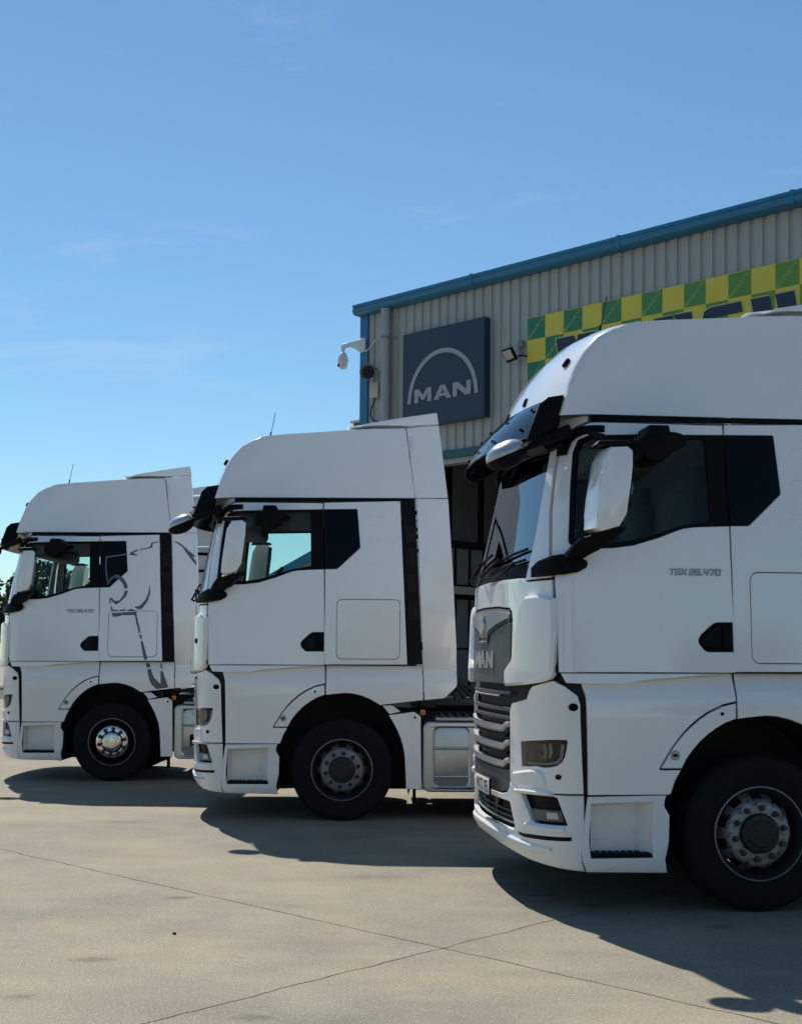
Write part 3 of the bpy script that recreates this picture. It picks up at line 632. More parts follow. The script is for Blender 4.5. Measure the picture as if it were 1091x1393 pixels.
    cg = link('radiator_grille', skin(og + [(-q, z) for q, z in og[::-1]], (), 0.01, 0.0, -0.055), M_SHELL, T)
    fp = [(abs(q), z) for q, z in u_([(-.655,.775),(-.652,.86),(-.60,.845),(0,.838)])]; fp2 = [(0, .705), (-abs(qu(-.5, .71)), .71)]
    fb = [(abs(q), z) for q, z in u_([(-.60,.715),(-.5,.695),(0,.69)])]
    link('plate_panel', skin(fp + [(-q, z) for q, z in fp[::-1][1:]] + [(-q, z) for q, z in fb] + fb[::-1][1:], (), 0.03, 0.005, 0.0), M_GREY, cg)
    for k, zb in enumerate((1.115, .995, .878)):
        t_ = [(-.655, zb + .052), (-.60, zb + .050), (-.52, zb + .022), (0, zb + .018)]
        b_ = [(-.650, zb + .016), (-.60, zb + .008), (-.52, zb - .024), (0, zb - .028)]
        tq = [(abs(q), z) for q, z in u_(t_)]; bq = [(abs(q), z) for q, z in u_(b_)]
        link('grille_bar', skin(tq + [(-q, z) for q, z in tq[::-1][1:]] + [(-q, z) for q, z in bq] + bq[::-1][1:], (), 0.05, 0.012, 0.012), M_SILVER, cg)
        b2 = [(a, z - .004) for a, z in b_]; b3 = [(a, z - .030) for a, z in b_]
        tq = [(abs(q), z) for q, z in u_(b2)]; bq = [(abs(q), z) for q, z in u_(b3)]
        link('bar_lip', skin(tq + [(-q, z) for q, z in tq[::-1][1:]] + [(-q, z) for q, z in bq] + bq[::-1][1:], (), 0.03, 0.004, -0.012), M_BLACK, cg)
    for k, zb in enumerate((1.355, 1.245, 1.19)):
        t_ = [(-.655, zb + .012), (0, zb + .012)]; b_ = [(-.655, zb - .012), (0, zb - .012)]
        tq = [(abs(q), z) for q, z in u_(t_)]; bq = [(abs(q), z) for q, z in u_(b_)]
        link('grille_slat', skin(tq + [(-q, z) for q, z in tq[::-1][1:]] + [(-q, z) for q, z in bq] + bq[::-1][1:], (), 0.03, 0.004, -0.005), M_GREY, cg)
    tq = [(qu(-.46, 1.336), 1.336), (qu(.46, 1.336), 1.336), (qu(.45, 1.324), 1.324), (qu(-.45, 1.324), 1.324)]
    link('chrome_line', skin(tq, (), 0.01, 0.003, 0.006), M_SILVER, cg)
    # number plate
    ub = -.13; npq = [(-ub - .26, .655), (-ub + .26, .655), (-ub + .26, .77), (-ub - .26, .77)]
    PX = -1.572
    bm = bmesh.new(); box(bm, (PX, ub, .712), (.012, .53, .122), .003); pl = link('number_plate', bm, M_BLACK, T)
    bm = bmesh.new(); box(bm, (PX - .008, ub, .712), (.006, .51, .108), .002); link('plate_face', bm, M_PLATE, pl)
    bm = text_bm("WX72 YFE", .43, .078, .012); remap(bm, lambda x, y, z: Vector((PX - .0125, ub + .215 - x, .673 + z))); link('plate_lettering', bm, M_PLTXT, pl, None)
    # ---- roof
    prof = [(-1.262,3.118),(-1.25,3.16),(-1.237,3.205),(-1.207,3.305),(-1.164,3.43),(-1.101,3.537),(-1.011,3.641),(-.907,3.706),(-.82,3.733),(-.749,3.748),(-.538,3.769),(-.358,3.781),(0.0,3.809),(.3,3.829),(.592,3.842)]
    bm = bmesh.new(); NU = 24; rows = []
    for i, (X, Z) in enumerate(prof):
        a = Vector(prof[max(i - 1, 0)]); b = Vector(prof[min(i + 1, len(prof) - 1)]); t = (b - a).normalized(); nrm = Vector((-t.y, t.x))
        s = i / (len(prof) - 1); bul = .125 - .075 * min(max((X + 1.2) / .6, 0), 1)
        w = wid(Z); row = []
        for k in range(NU + 1):
            v = -1 + 2 * k / NU; g = 1 - abs(v) ** 2.4
            row.append(bm.verts.new((X + nrm.x * bul * g, v * w, Z + nrm.y * bul * g)))
        rows.append(row)
    crease = []
    for a, b in zip(rows, rows[1:]):
        for k in range(NU): bm.faces.new((a[k], a[k + 1], b[k + 1], b[k]))
    for s, kk in ((-1, 0), (1, NU)):
        low = [bm.verts.new((.690, s * wid(3.137), 3.137)), bm.verts.new((-1.066, s * wid(3.13), 3.13))]
        f = bm.faces.new([r[kk] for r in rows] + low)
    bm.faces.new([v for v in rows[-1]] )
    bm.edges.ensure_lookup_table()
    es = [bm.edges.get((rows[i][kk], rows[i + 1][kk])) for i in range(len(rows) - 1) for kk in (0, NU)]
    bmesh.ops.bevel(bm, geom=es, offset=.045, segments=5, affect='EDGES', profile=0.6)
    roof = link('roof_shell', bm, M_WHITE, T, sharp=40)
    bm = bmesh.new(); box(bm, (.655, 0, 2.45), (.03, 2.10, 2.6), .01); link('rear_wall', bm, M_WHITE2, T)
    sp = [(.14,3.850),(.19,3.876),(.35,3.905),(.60,3.948),(.897,3.994),(.905,3.985),(.921,3.876),(.60,3.862),(.40,3.866),(.25,3.862)]
    bm = bmesh.new(); prism(bm, sp, -1.005, -.93, .006); both('spoiler_fin', bm, M_WHITE, T)
    bm = bmesh.new(); prism(bm, [(.02,3.86),(.20,3.885),(.58,3.93),(.60,3.92),(.60,3.86)], -.93, .93, .006); link('roof_spoiler', bm, M_WHITE, T)
    for zz in (3.40, 3.02, 2.78):
        bm = bmesh.new(); tube(bm, [(.66, -.80, zz), (.80, -.93, zz), (.98, -1.0 + .1 * (zz - 3), zz)], .022, 8); both('fairing_stay', bm, M_BLACK, T)
    bm = bmesh.new(); lathe(bm, [(.0001, .06), (.018, .055), (.026, 0)], 16, 'z'); tube(bm, [(0, 0, .05), (.012, 0, .12)], .008, 6); tube(bm, [(.012, 0, .10), (.055, 0, .33)], .0035, 5)
    an = link('antenna', bm, M_BLACK, T); an.location = (-.80, -.30, 3.785)
    for v, i in ((-.84, 4.4), (.84, 4.4), (-.28, 3.0), (.28, 3.0)):
        i0 = int(i); f_ = i - i0; X = prof[i0][0] * (1 - f_) + prof[i0 + 1][0] * f_; Z = prof[i0][1] * (1 - f_) + prof[i0 + 1][1] * f_
        t = (Vector(prof[i0 + 1]) - Vector(prof[i0])).normalized(); nrm = Vector((-t.y, t.x)); g = .115 * (1 - abs(v) ** 2.4)
        bm = bmesh.new(); box(bm, (0, 0, 0), (.03, .055, .06), .010)
        l_ = link('roof_marker_lamp', bm, M_BLACK, roof); l_.location = (X + nrm.x * (g + .008), v * wid(Z), Z + nrm.y * (g + .008)); l_.rotation_euler = (0, math.atan2(nrm.x, nrm.y) + math.pi / 2, 0)
        bm = bmesh.new(); box(bm, (-.012, 0, .0), (.016, .042, .045), .006); 
    # ---- sun visor
    bm = bmesh.new(); NV = 28; g = []
    def vis(v, t, off=0.0):
        a = abs(v); b = 1 - a ** 2.3
        tx, tz = -1.335 - .105 * b, 3.235 - .010 * (1 - b)
        lx, lz = -1.470 - .165 * b, 2.975 - .015 * b
        bow = math.sin(math.pi * t) * .02
        dx, dz = lx - tx, lz - tz; l = math.hypot(dx, dz)
        return Vector((tx + dx * t + (dz / l) * (bow + off), v * 1.03, tz + dz * t - (dx / l) * (bow + off)))
    for off in (0, -.006):
        g.append([[bm.verts.new(vis(-1 + 2 * k / NV, t / 6, off)) for k in range(NV + 1)] for t in range(7)])
    for s, gg in enumerate(g):
        for a, b in zip(gg, gg[1:]):
            for k in range(NV): bm.faces.new((a[k], a[k + 1], b[k + 1], b[k]))
    for a, b in ((g[0][0], g[1][0]), (g[0][-1], g[1][-1])):
        for k in range(NV): bm.faces.new((a[k], a[k + 1], b[k + 1], b[k]))
    visor = link('sun_visor', bm, M_VISOR, T, sharp=40)
    ck = [(-1.236,3.255),(-1.34,3.238),(-1.395,3.19),(-1.475,2.965),(-1.43,2.962),(-1.30,3.035),(-1.262,3.06)]
    bm = bmesh.new(); prism(bm, ck, -1.065, -1.02, .008); a, b = both('visor_cheek', bm, M_BLACK, T); a.parent = b.parent = visor
    bm = bmesh.new()
    for v in (-.9, -.45, 0, .45, .9):
        for t in (.25, .75):
            p = vis(v, t, .004); d = (vis(v, t, .05) - p).normalized(); tube(bm, [p, p + d * .012], .012, 10)
    link('visor_bolts', bm, M_BLACK, visor)
    bm = bmesh.new(); tube(bm, [vis(-1 + 2 * k / 20, 1.0) for k in range(21)], .005, 6); link('visor_lip', bm, M_BLACK, visor)
    # ---- mirrors
    mr = smooth_poly([(-1.092,2.858),(-.922,2.868),(-.930,2.723),(-.968,2.392),(-1.152,2.340),(-1.146,2.483)], 1)
    for s in (1, -1):
        bm = bmesh.new(); prism(bm, mr, -1.50 * s, -1.30 * s, .012, 2)
        for v in bm.verts:      # wrap the housing forward towards the outside
            k = (abs(v.co.y) - 1.30) / .20; v.co.x += .03 * (k - .7)
        h = link('mirror_housing', bm, M_WHITE, T, sharp=40)
        bm = bmesh.new(); pts = [(-.928, 2.845), (-.945, 2.70), (-.975, 2.42)]
        vs = [bm.verts.new((x + .012 + .03 * (k - .7), -s * (1.30 + .20 * k), z)) for k in (.1, .9) for x, z in pts]
        bm.faces.new((vs[0], vs[1], vs[4], vs[3])); bm.faces.new((vs[1], vs[2], vs[5], vs[4])); link('mirror_glass', bm, M_MIRROR, h, None)
        bm = bmesh.new(); prism(bm, [(-1.145,2.872),(-1.12,2.898),(-.97,2.902),(-.915,2.888),(-.925,2.872)], -1.48 * s, -1.31 * s, .008); link('mirror_cap', bm, M_BLACK, h)
        arm = [(-.935,2.385),(-.950,2.345),(-1.02,2.30),(-1.085,2.262),(-1.150,2.205),(-1.265,2.200),(-1.268,2.23),(-1.235,2.275),(-1.20,2.318),(-1.10,2.345)]
        bm = bmesh.new(); prism(bm, arm, -1.45 * s, -1.34 * s, .015)
        for v in bm.verts:
            k = min(max((2.36 - v.co.z) / .14, 0), 1); v.co.y = v.co.y * (1 - k) + k * s * -1 * (1.16 + (abs(v.co.y) - 1.34) * 1.1)
        link('mirror_arm', bm, M_BLACK, h)
        bm = bmesh.new(); tube(bm, [(-1.05, -1.40 * s, 2.87), (-1.06, -1.34 * s, 2.95), (-1.10, -1.18 * s, 2.99)], .016, 8); link('mirror_arm', bm, M_BLACK, h)
    pod = [(-1.405,2.094),(-1.400,2.155),(-1.370,2.195),(-1.30,2.226),(-1.26,2.232),(-1.17,2.216),(-1.125,2.19),(-1.117,2.17),(-1.13,2.145),(-1.18,2.118),(-1.25,2.104),(-1.33,2.096)]
    both('mirror_base', skin(x_(pod), (), 0.02, 0.02, 0.045), M_BLACK, T)
    # kerb mirror above the door (near side only)
    bl = smooth_poly([(-.850,2.93),(-.80,2.985),(-.60,2.988),(-.512,2.945),(-.54,2.89),(-.62,2.868),(-.66,2.80),(-.80,2.79),(-.845,2.84)], 2)
    bm = bmesh.new(); prism(bm, bl, -1.12, -1.40, .012, 2, .90); km = link('kerb_mirror', bm, M_BLACK, T, sharp=40)
    bm = bmesh.new(); prism(bm, [(-.775,2.97),(-.765,3.025),(-.645,3.025),(-.635,2.97)], -1.10, -1.36, .008); link('bracket', bm, M_BLACK, km)
    # front mirror on its arm
    bm = bmesh.new(); bmesh.ops.create_uvsphere(bm, u_segments=24, v_segments=14, radius=1)
    for v in bm.verts:
        x, y, z = v.co; k = 1 if z > 0 else .55
        v.co = Vector((x * .135, y * .115, z * .085 * k + (.018 if x > 0 else 0) * x))
    fm = link('front_mirror', bm, M_SILV2, T, sharp=60); fm.location = (-1.60, -1.02, 2.865); fm.rotation_euler = (0, rad(-22), 0)
    bm = bmesh.new(); bmesh.ops.create_uvsphere(bm, u_segments=24, v_segments=10, radius=1)
    for v in bm.verts: v.co = Vector((v.co.x * .137, v.co.y * .117, min(v.co.z, .15) * .075))
    fb_ = link('mirror_underside', bm, M_BLACK, fm, sharp=60); fb_.location = (0, 0, -.012)
    bm = bmesh.new(); tube(bm, [(-1.50, -1.03, 2.90), (-1.42, -1.06, 2.935), (-1.30, -1.08, 2.985), (-1.2, -1.10, 3.02)], [.016, .024, .035, .045], 10); link('front_mirror_arm', bm, M_BLACK, T)
    ch = [(-1.335,3.045),(-1.20,3.06),(-1.20,2.945),(-1.27,2.915),(-1.345,2.915)]
    both('pillar_cover', skin([(abs(qx(a, b)), b) for a, b in ch], (), 0.02, 0.01, 0.03), M_BLACK, T)
    # ---- cab interior
    it = empty('cab_interior', parent=T)
    bm = bmesh.new(); box(bm, (-1.12, 0, 2.07), (.46, 2.05, .26), .05, 3); box(bm, (-1.02, .62, 2.20), (.25, .55, .14), .04, 3); box(bm, (-1.1, -.1, 2.2), (.3, .5, .06), .02); link('dashboard', bm, M_INT, it)
    bm = bmesh.new(); box(bm, (-.16, 0, 2.60), (.03, 2.06, 1.0)); link('curtain', bm, M_INT, it)
    bm = bmesh.new(); box(bm, (-.52, 0, 3.02), (1.40, 1.98, .05), .02); box(bm, (-1.05, 0, 2.93), (.30, 1.75, .16), .05, 3); link('headliner', bm, M_INTL, it)
    for s in (-.62, .62):
        bm = bmesh.new(); box(bm, (-.48, s, 2.14), (.50, .50, .16), .06, 3)
        box(bm, (-.27, s, 2.44), (.14, .46, .62), .05, 3, Matrix.Rotation(rad(8), 3, 'Y')); box(bm, (-.22, s, 2.80), (.10, .26, .15), .04, 3); link('seat', bm, M_SEAT, it)
    bm = bmesh.new(); R_ = Matrix.Rotation(rad(-62), 3, 'Y')
    tube(bm, [Vector((-.83, .62, 2.36)) + R_ @ Vector((.22 * math.cos(k * math.pi / 12), .22 * math.sin(k * math.pi / 12), 0)) for k in range(25)], .016, 8)
    tube(bm, [Vector((-.83, .62, 2.36)) + R_ @ Vector((0, -.21, 0)), Vector((-.86, .62, 2.33)), Vector((-.83, .62, 2.36)) + R_ @ Vector((0, .21, 0))], .02, 8)
    tube(bm, [(-.85, .62, 2.34), (-1.05, .62, 2.15)], .03, 8); link('steering_wheel', bm, M_BLACK, it)
    # ---- chassis
    bm = bmesh.new()
    for s in (-.40, .40): box(bm, (1.9, s, .90), (5.0, .08, .27), .01)
    for x in (.3, 1.3, 2.4, 3.3, 4.2): box(bm, (x, 0, .9), (.08, .8, .2))
    box(bm, (-.35, 0, .78), (1.5, .7, .65), .05); box(bm, (0, 0, .46), (.14, 1.75, .14), .03); box(bm, (-.95, 0, .42), (.5, 1.5, .18), .03)
    link('chassis_frame', bm, M_CHASSIS, T)
    bm = bmesh.new(); prism(bm, rrect(.790, .295, 2.04, .950, .06, 6), -1.172, -.50, .01, 2); tk = link('fuel_tank', bm, M_TANK, T, sharp=40)
    rc_ = [rrect(X0, .327, X1, .903, .055, 5) for X0, X1 in ((.885, 1.217), (1.29, 1.62), (1.69, 1.97))]
    bm = remap(plate(rrect(.780, .285, 2.05, .960, .07, 6), rc_, .05, .014), lambda x, y, z: Vector((x, -1.208 - y, z))); link('tank_skin', bm, M_TANK, tk)
    for X0, X1 in ((.885, 1.217), (1.29, 1.62), (1.69, 1.97)):
        for zz in (.704, .430):
            bm = bmesh.new(); tube(bm, [(X0 - .005, -1.195, zz), (X1 + .005, -1.195, zz)], .013, 8); link('tank_bar', bm, M_STEPAL, tk)
    bm = bmesh.new(); box(bm, (1.42, -1.02, .985), (1.04, .38, .03), .006); cw = link('catwalk_step', bm, M_STEPAL, T)
    bm = bmesh.new(); 
    for k in range(13): box(bm, (.96 + k * .079, -1.02, 1.015), (.035, .36, .045), .008, 1, Matrix.Rotation(rad(25), 3, 'Y'))
    link('tread_ribs', bm, M_CHASSIS, cw)
    bm = bmesh.new(); box(bm, (1.35, 0, 1.12), (1.2, 1.5, .04), .006); box(bm, (1.5, .2, 1.08), (1.1, 1.1, .05), .01)
    for k in range(4): tube(bm, [(1.15 + .1 * k, -.3 + .2 * k, 1.15), (1.0, -.25 + .18 * k, 1.5), (.75, -.2 + .15 * k, 1.75)], .02, 6)
    link('catwalk', bm, M_CHASSIS, T)
    bm = bmesh.new(); prism(bm, rrect(.752, 1.024, .798, 1.074, .010, 3), -1.215, -1.165, .004); am = link('side_marker', bm, M_AMBER, T)
    bm = bmesh.new(); prism(bm, rrect(.764, 1.037, .786, 1.061, .004, 2), -1.219, -1.21, .001); link('marker_core', bm, M_AMBERD, am)
    bm = bmesh.new(); box(bm, (.70, -1.10, .25), (.03, .10, .18), .005); link('mud_flap_bracket', bm, M_BLACK, T)
    bm = bmesh.new(); box(bm, (1.42, .85, .63), (1.2, .65, .6), .04); link('side_box', bm, M_CHASSIS, T)
    bm = bmesh.new(); lathe(bm, [(.0001, .04), (.45, .04), (.47, .02), (.47, -.04), (.0001, -.04)], 40, 'z')
    fwh = link('fifth_wheel', bm, M_CHASSIS, T); fwh.location = (3.1, 0, 1.17)
    bm = bmesh.new(); box(bm, (4.42, 0, .85), (.06, 2.3, .16), .01); link('rear_bar', bm, M_CHASSIS, T)
    for s in (-1, 1):
        bm = bmesh.new(); box(bm, (4.46, s * .95, .86), (.05, .36, .13), .01); link('tail_light', bm, mat_tail, T)
    # ---- wheels
    def tyre_bm():
        bm = bmesh.new(); R0 = .491
        pr = [(.284,-.118),(.290,-.130),(.302,-.138),(.318,-.142),(.335,-.1485),(.345,-.147),(.36,-.152),(.405,-.156),(.43,-.155),(.445,-.157),(.462,-.150),(.478,-.140),(R0 - .004,-.128),(R0,-.115)]
        for c in (-.07, -.023, .023, .07): pr += [(R0, c - .006), (R0 - .012, c - .005), (R0 - .012, c + .005), (R0, c + .006)]
        pr += [(r, -h) for r, h in [(R0,-.115),(R0 - .004,-.128),(.462,-.150),(.43,-.155),(.36,-.152),(.302,-.138),(.284,-.118)]]
        lathe(bm, pr, 72); return bm
    def rim_front_bm():
        bm = bmesh.new()
        lathe(bm, [(.240,.10),(.252,.0),(.256,-.06),(.268,-.10),(.280,-.130),(.287,-.147),(.296,-.149),(.2985,-.142),(.296,-.128),(.284,-.118)], 80)
        return bm
    def disc_front_bm():
        bm = bmesh.new(); SEG = 80
        pr = [(.252,-.015),(.246,-.030),(.238,-.050),(.226,-.076),(.214,-.098),(.206,-.112),(.197,-.124),(.188,-.128),(.128,-.128),(.122,-.122),(.118,-.09)]
        rg = lathe(bm, pr, SEG, skip=lambda i, k: i in (1, 2, 3) and (k % 8) in (2, 3, 4, 5))
        # thickness behind the openings
        return bm
    tyre_me = None
    wheels = []
    for kind, X, s in (('f', 0, -1), ('f', 0, 1), ('r', 2.55, -1), ('r', 2.55, 1), ('r', 3.75, -1), ('r', 3.75, 1)):
        w = empty('wheel', (X, s * 1.035, .49), 0, T)
        if s > 0: w.rotation_euler = (0, 0, math.pi)
        if tyre_me is None:
            ty = link('tyre', tyre_bm(), M_RUBBER, w, sharp=50); tyre_me = ty.data
            rm = link('rim', rim_front_bm(), M_RIMD, w, sharp=50); rim_me = rm.data
            bm = bmesh.new(); lathe(bm, [(.2885,-.1475),(.290,-.1505),(.296,-.1505),(.2995,-.145),(.298,-.135)], 80); fgr = link('rim_flange', bm, M_RIM2, w, sharp=60); fgr_me = fgr.data
            dk = link('rim_disc', disc_front_bm(), M_RIM, w, sharp=30); disc_me = dk.data
            bm = bmesh.new(); lathe(bm, [(.236, .02), (.10, .02)], 40); lathe(bm, [(.10, .02), (.10, -.10)], 40); bk = link('brake_drum', bm, M_SHELL, w); bk_me = bk.data
            bm = bmesh.new(); lathe(bm, [(.124,-.09),(.124,-.150),(.116,-.160),(.085,-.163),(.078,-.170),(.0001,-.172)], 40)
            for k in range(12):
                a = k * math.pi / 6; tube(bm, [(.100 * math.cos(a), -.158, .100 * math.sin(a)), (.100 * math.cos(a), -.168, .100 * math.sin(a))], .007, 6)
            hb = link('hub', bm, M_HUB, w, sharp=35); hub_me = hb.data
            bm = bmesh.new(); lathe(bm, [(.021, 0), (.021, -.008), (.0165, -.010), (.0165, -.034), (.010, -.037), (.010, -.045), (.0001, -.046)], 6); nut = link('wheel_nut', bm, M_NUT, w, sharp=25); nut_me = nut.data; bpy.data.objects.remove(nut)
        else:
            link('tyre', tyre_me, None, w); link('rim', rim_me, None, w); link('rim_flange', fgr_me, None, w); link('rim_disc', disc_me, None, w); link('brake_drum', bk_me, None, w); link('hub', hub_me, None, w)
        for k in range(10):
            a = rad(36 * k + 12); n = link('wheel_nut', nut_me, None, w); n.location = (.1615 * math.cos(a), -.128, .1615 * math.sin(a))
        wheels.append(w)
    for X in (2.55, 3.75):
        for s in (-1, 1):
            bm = bmesh.new(); n = 20; ra = [[bm.verts.new((math.cos(rad(170 - k * 160 / n)) * r, s * y, .49 + math.sin(rad(170 - k * 160 / n)) * r)) for k in range(n + 1)] for r, y in ((.56, 1.22), (.585, 1.20), (.585, .62), (.56, .60))]
            for a, b in zip(ra, ra[1:]):
                for k in range(n): bm.faces.new((a[k], a[k + 1], b[k + 1], b[k]))
            o = link('rear_wheel_guard', bm, M_BLACK, T); o.location.x = X
            bm = bmesh.new(); box(bm, (X, 0, .49), (.16, 1.9, .16), .03)
            if s > 0: link('rear_axle', bm, M_CHASSIS, T)
            else: bm.free()
    return T
mat_tail = mat("tail_lens", (0.35, 0.01, 0.01), 0.25)

TRUCK = build_truck()

def copy_tree(o, parent=None):
    c = o.copy(); COL.objects.link(c); c.parent = parent
    if parent is not None: c.matrix_parent_inverse = o.matrix_parent_inverse.copy()
    for ch in list(o.children): copy_tree(ch, c)
    return c
T2 = copy_tree(TRUCK); T3 = copy_tree(TRUCK)
def place(t, x, y, a):
    """x,y: ground point under the near front wheel on the near side plane"""
    t.rotation_euler = (0, 0, a); off = Matrix.Rotation(a, 3, 'Z') @ Vector((0, 1.22, 0)); t.location = (x + off.x, y + off.y, 0)
place(TRUCK, 2.269, 8.314, rad(6.8)); place(T2, -.558, 12.746, rad(.88)); place(T3, -3.607, 16.569, rad(.68))
GT = 'white tractor trucks parked side by side'
tag(TRUCK, 'white tractor truck with rusty wheel rim and lettering on its plain door', 'truck', GT)
tag(T2, 'white tractor truck with a plain unlettered door, parked between the two lettered ones', 'truck', GT)
tag(T3, 'white tractor truck with grey lion graphic on its side and shiny chrome wheel hub', 'truck', GT)

zo = [0.0]
STROKE = {'T': [[(0,1),(1,1)],[(.5,1),(.5,0)]], 'G': [[(1,1),(0,1),(0,0),(1,0),(1,.5),(.55,.5)]], 'X': [[(0,1),(1,0)],[(1,1),(0,0)]], '2': [[(0,1),(1,1),(1,.5),(0,.5),(0,0),(1,0)]],
 '6': [[(1,1),(0,1),(0,0),(1,0),(1,.5),(0,.5)]], '4': [[(0,1),(0,.4),(1,.4)],[(.8,1),(.8,0)]], '7': [[(0,1),(1,1),(.4,0)]], '0': [[(0,0),(0,1),(1,1),(1,0),(0,0)]], '.': [[(0,0),(.3,0)]]}
# door lettering on the first and third truck
for t in (TRUCK, T3):
    bm = bmesh.new(); x0 = -.588
    for ch, wd in (('T', .026), ('G', .026), ('X', .029), (' ', .010), ('2', .026), ('6', .026), ('.', .006), ('4', .028), ('7', .026), ('0', .026)):
        for k, ln in enumerate(STROKE.get(ch, [])):
            for a, b in zip(ln, ln[1:]):
                a = Vector((x0 + a[0] * wd, 2.115 + a[1] * .032)); b = Vector((x0 + b[0] * wd, 2.115 + b[1] * .032)); d = (b - a).normalized() * .0056; n = Vector((-d.y, d.x)); zo[0] += .00012
                bm.faces.new([bm.verts.new(mq(qx(p.x, 2.11), .002 + zo[0], p.y)) for p in (a - d - n, b + d - n, b + d + n, a - d + n)])
        x0 += wd + (.0115 if ch != ' ' else .002)
    zo[0] = 0; link('door_lettering', bm, M_BADGE, t, None)
# deflector opening and hole of the middle truck
for t in (T2,):
    c = [(qx(-1.39, 1.72) + .022 * math.cos(k * math.pi / 9) * 1.5, 1.725 + .028 * math.sin(k * math.pi / 9)) for k in range(18)]
    link('deflector_cap', skin(c, (), .01, .005, .052), M_BLACK, t)
# rusty rims only on the first truck; chrome trim on the third
def set_parts(t, name, fn):
    for w in t.children:
        if w.name.split('.')[0] == 'wheel':
            for ch in w.children:
                if ch.name.split('.')[0] == name: fn(ch, w)
def remat(material):
    cache = {}
    def f(o, w):
        if o.data.name not in cache:
            d = o.data.copy(); d.materials.clear(); d.materials.append(material); cache[o.data.name] = d; cache[d.name] = d
        o.data = cache[o.data.name]
    return f
set_parts(T2, 'rim_disc', remat(M_RIM2)); set_parts(T3, 'rim_disc', remat(M_RIMD))
set_parts(T2, 'wheel_nut', remat(M_HUB))
set_parts(T3, 'wheel_nut', lambda o, w: setattr(o, 'scale', (1.35, 1.25, 1.35)))
fw3 = [w for w in T3.children if w.name.split('.')[0] == 'wheel' and abs(w.location.x) < .1]
for w in fw3:
    bm = bmesh.new(); lathe(bm, [(.205,-.108),(.203,-.132),(.196,-.138),(.140,-.138),(.136,-.132)], 60); link('chrome_ring', bm, M_CHROME, w, sharp=50)
    bm = bmesh.new(); lathe(bm, [(.128,-.12),(.126,-.150),(.120,-.160),(.104,-.168),(.072,-.172),(.064,-.172),(.060,-.178),(.030,-.180),(.0001,-.180)], 60); link('chrome_hub_cap', bm, M_CHROME, w, sharp=50)
# lion graphic
LION = [
[(0.151,2.861),(0.151,2.847),(-0.106,2.808),(-0.109,2.682),(-0.08,2.505),(-0.095,2.505),(-0.122,2.682),(-0.121,2.821)],
[(0.17,2.847),(0.201,2.884),(0.28,2.914),(0.285,2.899),(0.223,2.874),(0.291,2.833)],
[(0.307,2.919),(0.436,2.95),(0.449,3.005),(0.535,3.02),(0.537,3.007),(0.467,2.994),(0.458,2.935),(0.31,2.904)],
[(0.724,3.022),(0.783,3.015),(0.857,2.963),(0.918,2.904),(0.97,2.868),(1.01,2.83),(0.976,2.823),(1.018,2.768),(1.022,2.715),(0.92,2.838),(0.843,2.948),(0.776,2.997)],
[(-0.091,2.476),(-0.05,2.557),(0.021,2.597),(0.103,2.558),(0.154,2.485),(0.173,2.426),(0.13,2.411),(0.106,2.477),(0.06,2.528),(0.001,2.557),(-0.049,2.52),(-0.073,2.464)],
[(0.13,2.389),(0.177,2.39),(0.149,2.316),(0.09,2.257),(0.033,2.21),(-0.012,2.242),(-0.036,2.282),(-0.04,2.224),(-0.055,2.224),(-0.057,2.293),(-0.028,2.3),(0.01,2.259),(0.068,2.264),(0.117,2.33)],
[(-0.042,2.195),(-0.028,2.195),(-0.009,2.147),(0.049,2.147),(0.05,2.131),(-0.023,2.125)],
[(0.078,2.143),(0.143,2.162),(0.151,2.151),(0.086,2.128)],[(0.173,2.144),(0.223,2.161),(0.275,2.141),(0.21,2.132)],
[(0.451,2.48),(0.454,2.362),(0.421,2.252),(0.354,2.164),(0.311,2.153),(0.252,2.185),(0.324,2.2),(0.395,2.274),(0.429,2.362)],
[(-0.022,2.107),(0.094,2.114),(0.123,2.089),(0.08,2.067),(-0.004,2.057)],
[(0.101,2.115),(0.29,2.127),(0.319,1.962),(0.294,1.962),(0.266,2.083),(0.124,2.079)],
[(0.294,1.981),(0.318,1.981),(0.343,1.864),(0.323,1.854)],[(0.328,1.835),(0.352,1.838),(0.365,1.791),(0.343,1.784)],
[(0.346,1.753),(0.373,1.759),(0.44,1.53),(0.398,1.52)],[(0.408,1.480),(0.45,1.480),(0.472,1.432),(0.424,1.424)],
[(0.433,1.4),(0.475,1.411),(0.524,1.298),(0.609,1.219),(0.602,1.38),(0.63,1.385),(0.704,1.18),(0.555,1.156),(0.491,1.218),(0.458,1.297)],
[(0.588,1.480),(0.604,1.480),(0.63,1.393),(0.598,1.433)]]
gph = empty('lion_graphic', parent=T3)
for i, p in enumerate(LION):
    link('graphic_stroke', skin(x_(p), (), 0, 0, .0035), M_DECALW if i == 0 else M_DECAL, gph, None)

# ------------------------------------------------------------------ workshop building
def fp(s, out, z): return FC + FE * s + FN * out + Vector((0, 0, z))
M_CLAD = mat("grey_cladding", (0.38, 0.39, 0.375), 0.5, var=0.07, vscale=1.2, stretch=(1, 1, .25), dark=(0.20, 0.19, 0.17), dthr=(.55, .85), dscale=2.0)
M_BLUE = mat("blue_flashing", (0.018, 0.165, 0.31), 0.4, var=0.08, vscale=2)
M_TEAL = mat("teal_flashing", (0.02, 0.10, 0.12), 0.45, var=0.1)
M_PIPE = mat("grey_downpipe", (0.33, 0.34, 0.35), 0.45, var=0.06)
M_NAVY = mat("navy_sign_face", (0.011, 0.030, 0.056), 0.35, var=0.08, vscale=2)
M_SGREY = mat("sign_silver_letter", (0.33, 0.35, 0.36), 0.4)
M_YEL = mat("sign_yellow", (0.70, 0.57, 0.06), 0.5, var=0.05, vscale=2)
M_SIGNTX = mat("sign_text_yellow_green", (0.34, 0.46, 0.14), 0.5)
